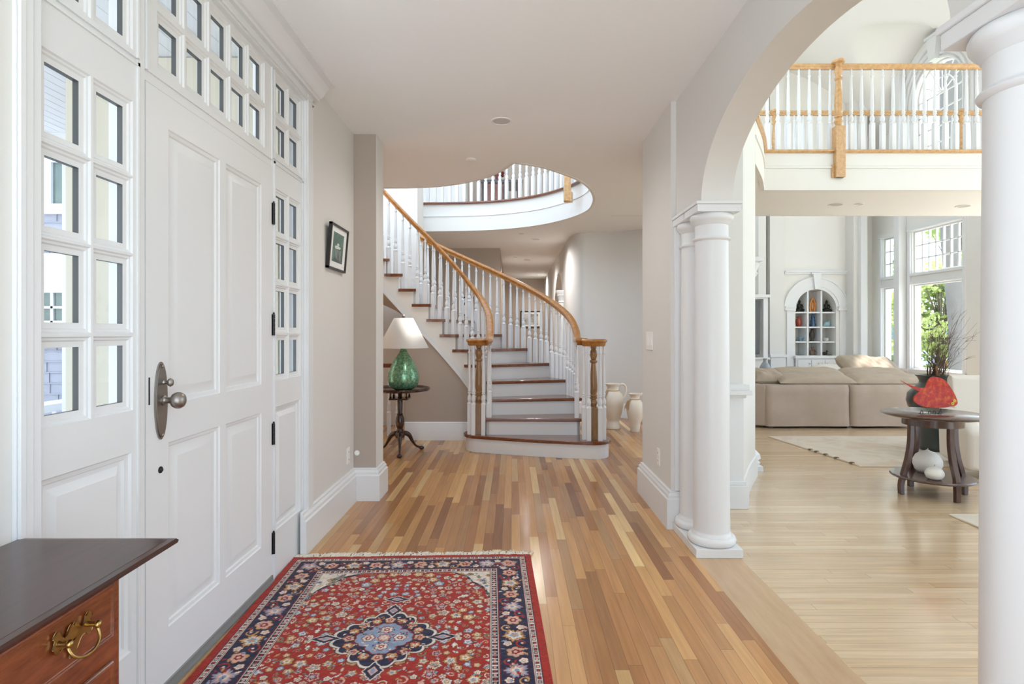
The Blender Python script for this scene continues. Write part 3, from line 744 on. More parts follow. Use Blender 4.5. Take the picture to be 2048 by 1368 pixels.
# =================================================================== LIVING ROOM SHELL
YB = 6.15; YB2 = 7.52
edge = [(2.21, 5.18), (2.49, 5.675), (2.66, 6.02), (2.72, YB)]
edgec = [(p.x, p.y) for p in catmull([Vector((a, b, 0)) for a, b in edge], 5)]
m = MB(); m.prism([(1.3, 4.5), (1.74, 4.5), (1.95, 5.17)] + [(x-0.03, y+0.02) for x, y in edgec] + [(8.0, YB+0.02), (8.0, YB2-0.02), (1.3, YB2-0.02)], CZ+0.001, UF-0.001)
struct(m.build('ceiling_balcony', CEIL, smooth=0), 'underside and deck of the living room balcony')
m = MB()
m.sweep([(x, y, 0) for x, y in edgec] + [(8.0, YB, 0)], [(0.0, CZ-0.002), (0.0, UF-0.03), (-0.04, UF-0.03), (-0.04, CZ-0.002)])
m.sweep([(x, y, 3.075) for x, y in edgec] + [(8.0, YB, 3.075)], [(0, 0), (0.012, 0), (0.012, 0.018), (0.006, 0.022), (0, 0.03)])
struct(m.build('trim_14', WHITE2, smooth=40), 'white fascia of the living room balcony')
m = MB(); m.sweep([(8.0, YB2, 0), (1.3, YB2, 0)], [(0.0, CZ-0.002), (0.0, UF-0.03), (-0.04, UF-0.03), (-0.04, CZ-0.002)])
struct(m.build('trim_15', WHITE2, smooth=40), 'far fascia of the living room balcony')
m = MB(); m.sweep([(p[0], p[1], 0) for p in edgec] + [(8.0, YB, 0)], [(-0.08, UF-0.032), (0.012, UF-0.032), (0.018, UF-0.024), (0.03, UF-0.018), (0.034, UF-0.006), (0.028, UF), (-0.08, UF)])
struct(m.build('trim_16', OAK2, smooth=40), 'light oak nosing along the balcony edge')
X = lambda px, Y: (px-CX)/F*Y
p1 = (X(1674, YB+0.02), YB+0.015)
r = railing_path('balcony_railing', 'near living room balcony railing with a turned oak newel', [(2.72, YB+0.05), (7.9, YB+0.05)], UF, 0.955, 0.1141, OAK2, posts=(), shoe=False)
mb = MB(); newel_mesh(mb, 0.95, 0.05, 0.26); mb.box(-0.05, 0.05, -0.05, 0.05, -0.30, 0.0); mb.box(-0.075, 0.05, -0.02, 0.05, -0.30, -0.16)
mb.lathe([(0.03, 0.93), (0.062, 0.94), (0.066, 0.955), (0.058, 0.97), (0.03, 0.98), (0.001, 0.982)], seg=20)
mb.v = [(x+p1[0], y+p1[1]-0.02, z+UF) for x, y, z in mb.v]; mb.build('newel_post', OAK2, r)
pa, pb = (X(1549, 7.47), 7.47), (X(1922, 7.47), 7.47)
railing_path('balcony_railing', 'farther living room balcony railing seen through the near one', [(2.72, 7.47), (7.9, 7.47)], UF, 0.94, 0.115, OAK2, posts=(pa, pb), shoe=False)
# far wall Y=12.5 with niche
YW = 12.5
nx0, nx1 = X(1590.7, YW), X(1672, YW); nz0, nzs = 0.795, 1.80; ncx = (nx0+nx1)/2; nr = (nx1-nx0)/2; nzt = nzs+nr
m = MB(); wall_y(m, 2.0, 8.1, YW, YW+0.45, 0, 7.6, [(nx0, nx1, nz0, nzt)])
vs = []; fs = []
for i in range(25):
    a = math.pi*i/24; vs += [(ncx+nr*math.cos(a), YW, nzs+nr*math.sin(a)), (ncx+nr*math.cos(a), YW+0.45, nzs+nr*math.sin(a)), (ncx+nr*math.cos(a), YW, nzt+0.001)]
for i in range(24):
    b = 3*i; fs += [(b, b+3, b+4, b+1), (b, b+2, b+5, b+3)]
m.add(vs, fs)
struct(m.build('wall_living_back', WHITE2, smooth=0), 'white far wall of the living room with an arched display niche')
m = MB(); m.box(nx0, nx1, YW+0.40, YW+0.44, nz0, nzt)
struct(m.build('wall_niche_back', WALL, smooth=0), 'grey back of the arched display niche')
# taupe piers either side
m = MB()
m.box(X(1517, 11.9), X(1532, 11.9), 11.9, YW, 0, 7.6)
m.box(X(1540, 12.0), X(1568, 12.0), 12.0, YW, 0, 7.6); m.box(X(1707, 12.2), X(1735, 12.2), 12.2, YW, 0, 7.6)
struct(m.build('wall_living_piers', WALL, smooth=0), 'taupe wall piers flanking the niche bay')
m = MB(); m.box(X(1722, 12.1), X(1735, 12.1), 12.1, YW, 0, 7.6)
m.box(X(1540, 11.97), X(1568, 11.97)+0.02, 11.93, 12.0, 0, 0.80); m.box(X(1540, 11.97)-0.02, X(1568, 11.97)+0.04, 11.90, 12.02, 0.78, 0.84)
m.box(X(1707, 12.1)-0.02, X(1735, 12.1)+0.03, 12.02, 12.2, 0, 0.76); m.box(X(1707, 12.1)-0.05, X(1735, 12.1)+0.05, 11.98, 12.2, 0.70, 0.78)
struct(m.build('trim_17', WHITE, smooth=0, bevel=0.004), 'white pier caps and wainscot')
# niche surround
m = MB()
def arch_band(mb, cx, cz, r0, r1, y0, y1, n=24, a0=0, a1=180):
    vs = []; fs = []
    for i in range(n+1):
        a = math.radians(a0+(a1-a0)*i/n)
        for rr in (r0, r1):
            for y in (y0, y1): vs.append((cx+rr*math.cos(a), y, cz+rr*math.sin(a)))
    for i in range(n):
        b = 4*i; c = b+4
        fs += [(b, c, c+2, b+2), (b+1, b+3, c+3, c+1), (b, b+1, c+1, c), (b+2, c+2, c+3, b+3)]
    mb.add(vs, fs)
arch_band(m, ncx, nzs, nr, nr+0.06, YW-0.02, YW+0.01); arch_band(m, ncx, nzs, nr+0.06, nr+0.24, YW-0.035, YW+0.01); arch_band(m, ncx, nzs, nr+0.24, nr+0.27, YW-0.055, YW+0.01)
m.prism_y([(ncx-0.05, nzt-0.0), (ncx+0.05, nzt-0.0), (ncx+0.09, nzt+0.33), (ncx-0.09, nzt+0.33)], YW-0.08, YW)
m.box(ncx-0.13, ncx+0.13, YW-0.09, YW, nzt+0.33, nzt+0.36)
bx0, bx1 = X(1568, YW), X(1708, YW)
m.box(bx0, bx1, YW-0.08, YW, 2.62, 2.65); m.box(bx0, bx1, YW-0.05, YW, 2.58, 2.62)
for a, b in ((bx0, nx0-0.02), (nx1+0.02, bx1)):
    m.box(a, b, YW-0.09, YW, 1.84, 1.87); m.box(a, b, YW-0.07, YW, 1.78, 1.84); m.box(a+0.05, b-0.03, YW-0.035, YW, 0, 1.78)
struct(m.build('trim_18', WHITE, smooth=25), 'white arch surround with keystone and imposts round the niche')
# built-in shelves and cabinet
bk = thing('built_in_shelf', 'white built-in display shelves filling the arched niche', 'shelf', (ncx, YW, 0.795))
SH = [nz0+0.005, 1.105, 1.43, 1.755]
for z in SH[1:]:
    m = MB(); m.box(nx0+0.002, nx1-0.002, YW+0.03, YW+0.39, z-0.03, z); m.build('shelf_board', WHITE, bk, smooth=0)
DV = [X(1616.4, YW), X(1643.7, YW)]
for x in DV:
    m = MB(); m.box(x-0.018, x+0.018, YW+0.015, YW+0.39, nz0, nzs+math.sqrt(nr**2-(abs(x-ncx)+0.018)**2)); m.build('divider', WHITE, bk, smooth=0)
cb = thing('base_cabinet', 'white cabinet under the niche shelves with three small doors', 'cabinet', (ncx, YW-0.1, 0))
m = MB(); m.box(nx0-0.03, nx1+0.03, YW-0.09, YW-0.002, 0.06, 0.72); m.build('body', WHITE, cb, smooth=0)
m = MB(); m.box(nx0-0.06, nx1+0.06, YW-0.13, YW-0.002, 0.74, 0.79); m.box(nx0-0.04, nx1+0.04, YW-0.11, YW-0.002, 0.72, 0.74); m.build('counter', WHITE, cb, smooth=0, bevel=0.004)
w3 = (nx1-nx0)/3
for i in range(3):
    a = nx0+w3*i+0.01; b = a+w3-0.02
    m = MB(); wall_y(m, a, b, YW-0.108, YW-0.09, 0.1, 0.70, [(a+0.05, b-0.05, 0.15, 0.65)]); m.box(a+0.05, b-0.05, YW-0.098, YW-0.09, 0.15, 0.65)
    d = m.build('cabinet_door', WHITE, cb, smooth=0)
    kx = b-0.03 if i == 0 else (a+0.03 if i == 2 else (a+b)/2)
    m = MB(); m.ball((kx, YW-0.118, 0.62), 0.012, 0.012, 0.012, 10, 6); m.build('knob', PEWTER, d)

# window wall X = 7.9
XW = 7.9
def openings(y0, y1): return [(y0, y1, 0.59, 2.245), (y0, y1, 2.46, 3.295)]
big = (9.97, 11.28); sml = (11.72, 12.17)
aw = (9.97, 11.17); awc = 10.57; awr = 0.60; awz = 5.76
ops = openings(*big)+openings(*sml)+[(aw[0], aw[1], 3.95, awz+awr)]+openings(8.0, 9.4)+[(5.3, 7.7, 0.59, 3.295), (2.0, 5.1, 0.59, 3.295), (5.5, 7.5, 3.95, 6.3), (8.2, 9.3, 3.95, 6.0), (2.2, 4.9, 3.95, 6.3)]  # bare openings at the end are out of view, added to admit daylight
m = MB(); wall_x(m, XW, XW+0.2, 0.0, 12.9, 0, 7.6, ops); wall_y(m, 1.35, 7.9, -0.2, 0.0, 0, 7.6, [(5.0, 7.6, 0, 2.5), (3.4, 7.6, 3.4, 6.2)])  # unseen south wall added, its openings sized to dim the columns
vs = []; fs = []
for i in range(25):
    a = math.pi*i/24; y = awc+awr*math.cos(a); z = awz+awr*math.sin(a); vs += [(XW, y, z), (XW+0.2, y, z), (XW, y, awz+awr+0.001)]
for i in range(24):
    b = 3*i; fs += [(b, b+1, b+4, b+3), (b, b+3, b+5, b+2)]
m.add(vs, fs)
struct(m.build('wall_living_right', WHITE2, smooth=0), 'white living room window wall')
def xwindow(name, label, y0, y1, cols, rows):
    mb = MB(); xa, xb = XW+0.06, XW+0.12
    for z0, z1, g in ((0.59, 2.245, False), (2.46, 3.295, True)):
        wall_x(mb, xa, xb, y0, y1, z0, z1, [(y0+0.03, y1-0.03, z0+0.03, z1-0.03)])
        if g:
            for i in range(1, cols):
                y = y0+0.03+(y1-y0-0.06)*i/cols; mb.box(xa+0.01, xb-0.005, y-0.011, y+0.011, z0, z1)
            for i in range(1, rows):
                z = z0+0.03+(z1-z0-0.06)*i/rows; mb.box(xa+0.01, xb-0.005, y0, y1, z-0.011, z+0.011)
    for z0, z1 in ((0.52, 0.59), (2.245, 2.30), (2.41, 2.46), (3.295, 3.38)):
        mb.box(XW-0.03, XW+0.01, y0-0.06, y1+0.06, z0, z1)
    mb.box(XW-0.05, XW+0.02, y0-0.07, y1+0.07, 0.555, 0.585)
    mb.box(XW-0.06, XW+0.01, y0-0.05, y1+0.05, 3.30, 3.345)
    for a, b in ((y0-0.07, y0), (y1, y1+0.07)): mb.box(XW-0.025, XW+0.01, a, b, 0.52, 3.38)
    o = struct(mb.build(name, WHITE, smooth=0, bevel=0.003), label)
    g = MB(); g.box(xa+0.028, xa+0.032, y0+0.03, y1-0.03, 0.62, 2.215); g.box(xa+0.028, xa+0.032, y0+0.03, y1-0.03, 2.49, 3.265)
    g.build('glass', GLASS, o, smooth=0); return o
xwindow('window_6', 'large living room picture window with a gridded sash above', *big, 7, 3)
xwindow('window_7', 'narrow living room window left of the white post', *sml, 3, 3)
xwindow('window_8', 'living room window behind the near column', 8.0, 9.4, 7, 3)
mb = MB(); xa = XW+0.08
def arc(cx, cz, r, n=20, a0=0, a1=180): return [(xa, cx+r*math.cos(math.radians(a0+(a1-a0)*i/n)), cz+r*math.sin(math.radians(a0+(a1-a0)*i/n))) for i in range(n+1)]
mb.tube(arc(awc, awz, awr-0.015), 0.022, 6); mb.tube(arc(awc, awz, 0.30), 0.012, 6)
for a in (30, 60, 90, 120, 150):
    r_ = math.radians(a); mb.tube([(xa, awc+0.0*math.cos(r_), awz+0.0), (xa, awc+awr*math.cos(r_), awz+awr*math.sin(r_))], 0.011, 6)
for i in range(0, 6):
    y = aw[0]+0.02+(awr*2-0.04)*i/5; mb.box(xa-0.012, xa+0.012, y-0.012, y+0.012, 3.95, awz)
for i in range(0, 7):
    z = 3.97+(awz-3.97)*i/6; mb.box(xa-0.012, xa+0.012, aw[0], aw[1], z-0.012, z+0.012)
for rr, d in ((awr+0.02, 0.03), (awr+0.10, 0.045), (awr+0.22, 0.03), (awr+0.36, 0.05)):
    mb.tube([(XW-0.01, awc+rr, 3.95)] + [(XW-0.01, y, z) for _, y, z in arc(awc, awz, rr)] + [(XW-0.01, awc-rr, 3.95)], d*0.8, 8)
mb.prism_x([(awc-0.08, awz+awr), (awc+0.08, awz+awr), (awc+0.13, awz+awr+0.42), (awc-0.13, awz+awr+0.42)], XW-0.12, XW)
mb.box(XW-0.14, XW, awc-0.17, awc+0.17, awz+awr+0.42, awz+awr+0.47)
o = struct(mb.build('window_9', WHITE, smooth=40), 'tall arched window with a keystone high on the living room wall')
g = MB(); g.prism_x([(aw[0], 3.95), (aw[1], 3.95)] + [(y, z) for _, y, z in arc(awc, awz, awr)], xa-0.002, xa+0.002); g.build('glass', GLASS, o, smooth=0)
m = MB(); m.box(7.74, 7.9, 11.40, 11.56, 0, 7.0); struct(m.build('trim_19', WHITE, smooth=0, bevel=0.004), 'tall white post between the living room windows')
# groin vault
nxg, nyg = 90, 130; vs = []; fs = []
for j in range(nyg+1):
    y = 0.0+(12.55-0.0)*j/nyg
    for i in range(nxg+1):
        x = 1.3+(7.95-1.3)*i/nxg
        u = (x-4.62)/3.33; m1 = 2.3*math.sqrt(max(0, 1-u*u))
        m2 = max(1.95*math.sqrt(max(0, 1-((y-c)/1.45)**2)) for c in (10.57, 7.0))
        m3 = 0
        vs.append((x, y, 4.95+max(m1, m2, m3)))
for j in range(nyg):
    for i in range(nxg):
        a = j*(nxg+1)+i; fs.append((a, a+nxg+1, a+nxg+2, a+1))
m = MB(); m.add(vs, fs); struct(m.build('ceiling_vault', WHITE2, smooth=40), 'white groin vaulted ceiling of the living room')
m = MB(); m.box(1.35, 8.0, 12.46, 12.5, 4.9, 4.96); m.box(7.84, 7.9, 3.8, 9.0, 4.9, 4.95)
struct(m.build('trim_20', WHITE, smooth=0))

# =================================================================== RUG IN THE FOYER
def make_rug():
    hw, hl = 0.678, 0.885; step = 0.0027
    nx, ny = int(2*hw/step), int(2*hl/step)
    xs = np.linspace(-hw, hw, nx); ys = np.linspace(-hl, hl, ny); Xg, Yg = np.meshgrid(xs, ys)
    rs = np.random.RandomState(3)
    RED = np.array(lin((156, 34, 18))); NAVY = np.array(lin((34, 32, 58))); IVO = np.array(lin((212, 200, 186))); PINK = np.array(lin((206, 158, 142)))
    BLUE = np.array(lin((132, 146, 168))); GOLD = np.array(lin((190, 138, 84))); DRED = np.array(lin((122, 24, 18))); OLIV = np.array(lin((122, 118, 96))); BRN = np.array(lin((80, 44, 34)))
    dx = hw-np.abs(Xg); dy = hl-np.abs(Yg); d = np.minimum(dx, dy)
    C = np.zeros((ny, nx, 3)); C[:] = RED
    low = rs.rand(40, 40); 
    def smooth_noise(n, m_):
        g = rs.rand(n+1, m_+1); fy = np.linspace(0, n-1e-6, ny); fx = np.linspace(0, m_-1e-6, nx)
        iy = fy.astype(int); ix = fx.astype(int); ty = (fy-iy)[:, None]; tx = (fx-ix)[None]
        ty = ty*ty*(3-2*ty); tx = tx*tx*(3-2*tx)
        return (g[iy][:, ix]*(1-ty)*(1-tx)+g[iy+1][:, ix]*ty*(1-tx)+g[iy][:, ix+1]*(1-ty)*tx+g[iy+1][:, ix+1]*ty*tx)
    n1 = smooth_noise(60, 45); n2 = smooth_noise(200, 150)
    def stamp(cx, cy, r, kind, cols, rot=0.0, mask=None):
        x0 = max(0, int((cx-r*1.5+hw)/(2*hw)*nx)); x1 = min(nx, int((cx+r*1.5+hw)/(2*hw)*nx)+2)
        y0 = max(0, int((cy-r*1.5+hl)/(2*hl)*ny)); y1 = min(ny, int((cy+r*1.5+hl)/(2*hl)*ny)+2)
        if x1 <= x0 or y1 <= y0: return
        X_ = Xg[y0:y1, x0:x1]-cx; Y_ = Yg[y0:y1, x0:x1]-cy
        c_, s_ = math.cos(rot), math.sin(rot); U = (X_*c_+Y_*s_)/r; V = (-X_*s_+Y_*c_)/r
        q = np.hypot(U, V); th = np.arctan2(V, U); sub = C[y0:y1, x0:x1]
        mk = np.ones_like(q, bool) if mask is None else mask[y0:y1, x0:x1]
        if kind == 'flower':
            k = cols[3] if len(cols) > 3 else 5
            rad = 0.72+0.28*np.abs(np.cos(th*k/2))
            sub[(q < rad*1.16) & mk] = cols[2]; sub[(q < rad) & mk] = cols[0]; sub[(q < rad*0.55) & mk] = cols[1]; sub[(q < 0.24) & mk] = cols[0]
        elif kind == 'leaf':
            w = 0.42*(1-U*U); w = np.where(np.abs(U) < 1, w*(1+0.35*np.sin(U*9)), -1)
            sub[(np.abs(V) < w*1.35) & (np.abs(U) < 1) & mk] = cols[1]; sub[(np.abs(V) < w) & mk] = cols[0]
        elif kind == 'curl':
            rr = 0.25+0.75*((th+math.pi)/(2*math.pi)); b = np.abs(q-rr) < 0.11*(0.6+0.8*((th+math.pi)/(2*math.pi)))
            sub[b & mk] = cols[0]
            sub[(q < 0.2) & mk] = cols[1]
        elif kind == 'palm':
            rad = 0.62+0.38*np.abs(np.cos(th*2.5)); rad = rad*(1+0.12*np.cos(th*15))
            sub[(q < rad*1.12) & mk] = cols[2]; sub[(q < rad) & mk] = cols[0]; sub[(q < rad*0.72) & mk] = cols[1]; sub[(q < rad*0.45) & mk] = cols[3]; sub[(q < 0.2) & mk] = cols[0]
    # bands
    b0, b1, b2, b3 = 0.030, 0.066, 0.192, 0.234
    nav = (d >= b1) & (d < b2); C[nav] = NAVY
    s = np.where(dx < dy, Yg, Xg)
    for a, b in ((b0, b1), (b2, b3)):
        band = (d >= a) & (d < b); C[band] = IVO
        t = (d-a)/(b-a)
        ph = (s/0.024) % 1.0
        core = band & (t > 0.26) & (t < 0.74)
        k = np.floor(s/0.024).astype(int)
        C[core & (ph < 0.72)] = NAVY
        C[core & (ph > 0.14) & (ph < 0.58) & (t > 0.36) & (t < 0.64)] = RED
        C[core & (ph > 0.14) & (ph < 0.58) & (t > 0.36) & (t < 0.64) & (k % 2 == 0)] = PINK
        C[core & (ph >= 0.72)] = IVO
        C[band & ((t < 0.09) | (t > 0.91))] = DRED
        C[band & (((t > 0.14) & (t < 0.2)) | ((t > 0.8) & (t < 0.86)))] = NAVY
    # border flowers
    bm = (b1+b2)/2; per = []
    def border_run(fixed, horizontal, L):
        n = int(L/0.118); st_ = L/n
        for i in range(n+1):
            p = -L/2+i*st_
            big = i % 2 == 0
            for q_, kind_ in ((p, 'big'), (p+st_/2, 'mid')):
                if abs(q_) > L/2: continue
                cx, cy = (q_, fixed) if horizontal else (fixed, q_)
                if kind_ == 'big':
                    if big: stamp(cx, cy, 0.046, 'palm', [GOLD, IVO, BRN, BLUE] if (i//2) % 2 else [BLUE, PINK, DRED, IVO], rs.rand()*6, nav)
                    else: stamp(cx, cy, 0.034, 'flower', [PINK, DRED, GOLD, 6], rs.rand()*6, nav)
                else:
                    sgn = 1 if i % 2 else -1
                    ox = 0.03*sgn
                    for o_ in (ox, -ox):
                        c2 = (cx, cy+o_) if horizontal else (cx+o_, cy)
                        if o_ == ox: stamp(*c2, 0.028, 'curl', [RED if i % 3 else GOLD, IVO], rs.rand()*6, nav)
                        else: stamp(*c2, 0.019, 'flower', [IVO, PINK, DRED, 5], rs.rand()*6, nav)
                for _ in range(3):
                    a_ = rs.uniform(-0.05, 0.05); b_ = rs.uniform(-0.055, 0.055)
                    c2 = (cx+a_, cy+b_) if horizontal else (cx+b_, cy+a_)
                    stamp(*c2, rs.uniform(0.008, 0.015), 'leaf', [[PINK, IVO, BLUE, RED, GOLD][rs.randint(5)], NAVY], rs.rand()*6, nav)
    for sg in (-1, 1):
        border_run(sg*(hw-bm), False, 2*hl-2*bm); border_run(sg*(hl-bm), True, 2*hw-2*bm)
    # field
    fw, fl = hw-b3, hl-b3; field = d >= b3
    ex = fw-np.abs(Xg); ey = fl-np.abs(Yg)
    ang = np.arctan2(np.abs(Yg)/fl, np.abs(Xg)/fw); q = np.hypot(np.abs(Xg)/fw, np.abs(Yg)/fl)
    edge_ = 1.13+0.035*np.abs(np.sin(ang*12))
    spand = field & (q > edge_)
    C[spand] = IVO; C[field & (np.abs(q-edge_) < 0.012)] = NAVY
    for i in range(700):
        x = rs.uniform(-fw, fw)*1; y = rs.uniform(-fl, fl)
        if np.hypot(abs(x)/fw, abs(y)/fl) > 1.13:
            stamp(x, y, rs.uniform(0.010, 0.022), ['flower', 'leaf', 'curl'][rs.randint(3)], [[BLUE, PINK, GOLD, OLIV][rs.randint(4)], [RED, BRN, NAVY][rs.randint(3)], OLIV, 5], rs.rand()*6, spand)
    red = field & ~spand
    pts = []
    tries = 0
    while len(pts) < 190 and tries < 20000:
        tries += 1; x = rs.uniform(0, fw); y = rs.uniform(0, fl); r_ = rs.choice([0.030, 0.022, 0.016])
        if all((x-a)**2+(y-b)**2 > (r_*0.9+c*0.9+0.004)**2 for a, b, c in pts): pts.append((x, y, r_))
    for x, y, r_ in pts:
        kind = rs.choice(['flower', 'flower', 'leaf', 'palm', 'curl']); cols_ = [[IVO, GOLD, NAVY, 5], [PINK, DRED, OLIV, 6], [BLUE, IVO, BRN, 5], [GOLD, IVO, BRN, 5]][rs.randint(4)]
        if kind == 'palm': cols_ = [cols_[0], cols_[1], BRN, BLUE]
        if kind == 'leaf': cols_ = [cols_[0], BRN]
        if kind == 'curl': cols_ = [[IVO, OLIV, PINK][rs.randint(3)], GOLD]
        ro = rs.rand()*6
        for sx_ in (-1, 1):
            for sy_ in (-1, 1):
                stamp(x*sx_, y*sy_, r_*0.92, kind, cols_, math.atan2(math.sin(ro)*sy_, math.cos(ro)*sx_), red)
    for i in range(900):
        x = rs.uniform(-fw, fw); y = rs.uniform(-fl, fl)
        stamp(x, y, rs.uniform(0.006, 0.011), 'leaf', [[IVO, OLIV, PINK, GOLD, BLUE][rs.randint(5)], BRN], rs.rand()*6, red)
    # medallion
    A = 0.245; B = 0.245
    th = np.arctan2(Yg, Xg); q = np.hypot(Xg, Yg)
    lob = (0.150+0.045*np.abs(np.cos(th*2))**0.7+0.022*np.abs(np.sin(th*8)))
    for k_, c_ in ((1.06, BRN), (1.03, IVO), (0.97, NAVY)):
        C[q < lob*k_] = c_
    medm = q < lob*0.95
    # pendants on the four axes
    for (cx, cy, rx, ry) in ((0, 0.235, 0.036, 0.055), (0, -0.235, 0.036, 0.055), (0.245, 0, 0.060, 0.032), (-0.245, 0, 0.060, 0.032), (0, 0.345, 0.055, 0.030), (0, -0.345, 0.055, 0.030)):
        e1 = np.abs(Xg-cx)/rx+np.abs(Yg-cy)/ry; w_ = 0.06*np.sin(np.arctan2(Yg-cy, Xg-cx)*8)
        C[e1 < 1.18+w_] = IVO; C[e1 < 1.02+w_] = NAVY; C[e1 < 0.55] = PINK; C[e1 < 0.35] = BLUE
    for i in range(16):
        a = 2*math.pi*i/16; stamp(0.148*math.cos(a), 0.148*math.sin(a), 0.021, 'flower', [[PINK, DRED, GOLD, 5], [GOLD, IVO, RED, 6]][i % 2], a, medm)
    for i in range(120):
        a = rs.rand()*6.28; rr = rs.uniform(0.10, 0.18); stamp(rr*math.cos(a), rr*math.sin(a), 0.009, 'leaf', [[IVO, GOLD, RED][rs.randint(3)], NAVY], rs.rand()*6, medm)
    lob2 = 0.088+0.026*np.abs(np.cos(th*2))+0.008*np.abs(np.sin(th*8))
    C[q < lob2*1.06] = DRED; inner = q < lob2; C[inner] = BLUE
    for i in range(60):
        a = rs.rand()*6.28; rr = rs.uniform(0.02, 0.10); stamp(rr*math.cos(a), rr*math.sin(a), 0.008, 'leaf', [[IVO, PINK, RED, NAVY][rs.randint(4)], BLUE], rs.rand()*6, inner)
    for i in range(4): a = math.pi/2*i; stamp(0.066*math.cos(a), 0.066*math.sin(a), 0.026, 'flower', [IVO, RED, DRED, 6], a, inner)
    stamp(0, 0, 0.026, 'flower', [PINK, IVO, DRED, 8], 0, inner)
    shade = (0.86+0.28*n2)*(0.90+0.2*n1)
    C *= shade[..., None]
    C = np.clip(C, 0, 1)
    # mesh
    hgt = 0.012+0.0012*n2+0.002*(n1-0.5)
    V = np.stack([Xg, Yg, hgt], -1).reshape(-1, 3)
    idx = np.arange(nx*ny).reshape(ny, nx)
    Fq = np.stack([idx[:-1, :-1], idx[:-1, 1:], idx[1:, 1:], idx[1:, :-1]], -1).reshape(-1, 4)
    # underside skirt
    ring = np.concatenate([idx[0, :], idx[1:, -1], idx[-1, -2::-1], idx[-2:0:-1, 0]]); nb = len(ring)
    low_ = V[ring].copy(); low_[:, 2] = 0.0005; base = len(V); V = np.vstack([V, low_])
    a = ring; b = np.roll(ring, -1); c = base+np.roll(np.arange(nb), -1); dd = base+np.arange(nb)
    Fs = np.stack([b, a, dd, c], -1)
    me = bpy.data.meshes.new('rug_pile'); faces = np.vstack([Fq, Fs]).astype(np.int32)
    me.vertices.add(len(V)); me.vertices.foreach_set('co', V.astype(np.float32).ravel())
    me.loops.add(faces.size); me.loops.foreach_set('vertex_index', faces.ravel())
    me.polygons.add(len(faces)); me.polygons.foreach_set('loop_start', np.arange(0, faces.size, 4, dtype=np.int32))
    me.update(); me.validate()
    col = me.color_attributes.new('weave', 'FLOAT_COLOR', 'POINT')
    CC = np.ones((len(V), 4), np.float32); CC[:nx*ny, :3] = C.reshape(-1, 3); CC[nx*ny:, :3] = DRED
    col.data.foreach_set('color', CC.ravel())
    mt = bpy.data.materials.new('rug_wool'); mt.use_nodes = True; b_ = mt.node_tree.nodes['Principled BSDF']
    at_ = mt.node_tree.nodes.new('ShaderNodeVertexColor'); at_.layer_name = 'weave'
    mt.node_tree.links.new(at_.outputs['Color'], b_.inputs['Base Color']); b_.inputs['Roughness'].default_value = 0.9; b_.inputs['Specular IOR Level'].default_value = 0.15
    b_.inputs['Sheen Weight'].default_value = 0.15
    me.materials.append(mt)
    rx, ry = -0.541, 2.40
    root = thing('persian_rug', 'red persian rug with navy border and star medallion in front of the door', 'rug', (rx, ry, 0), math.radians(2.2))
    o = bpy.data.objects.new('pile', me); COL.objects.link(o); o.parent = root
    fm = MB(); q = random.Random(5)
    for i in range(300):
        x = -hw+2*hw*i/299; L = 0.030+0.035*abs(math.sin(i*0.13+math.sin(i*0.05)*3))+q.uniform(0, 0.018); sk = q.uniform(-0.03, 0.035)
        fm.tube([(x, hl-0.004, 0.008), (x+sk*0.4, hl+L*0.5, 0.010+q.uniform(0, 0.004)), (x+sk, hl+L, 0.005)], [0.0042, 0.0036, 0.002], 5)
    fm.box(-hw, hw, hl-0.004, hl+0.006, 0.001, 0.011)
    fo = fm.build('fringe', mat('fringe_cotton', (226, 220, 206), 0.9)); fo.parent = root; fo['label'] = 'cream knotted fringe'
    fo['kind'] = 'stuff'
make_rug()

# =================================================================== CHEST IN THE NEAR LEFT CORNER
ch = thing('chest_of_drawers', 'mahogany chest of drawers with brass bail pulls in the near left corner', 'chest', (-1.05, 0.85, 0))
CXF, CYE = -0.902, 1.306
m = MB(); m.box(-1.19, CXF, -0.2, CYE, 0.02, 0.762); m.box(-1.19, CXF+0.012, -0.2, CYE+0.012, 0.0, 0.08)
m.build('body', MAHOG, ch, smooth=0, bevel=0.003)
m = MB(); prof = [(0.0, -0.038), (0.018, -0.036), (0.024, -0.028), (0.034, -0.024), (0.052, -0.018), (0.064, -0.012), (0.074, -0.010), (0.084, -0.005), (0.086, 0.001), (0.082, 0.006), (0.070, 0.008), (0.0, 0.008)]
m.sweep([(-1.19, CYE, 0.792), (CXF, CYE, 0.792), (CXF, -0.2, 0.792)], [(-a, b) for a, b in prof])
m.box(-1.195, CXF+0.068, -0.2, CYE+0.068, 0.785, 0.8004); m.box(-1.195, CXF+0.002, -0.2, CYE+0.002, 0.756, 0.79)
m.build('top', MAHTOP, ch, smooth=25)
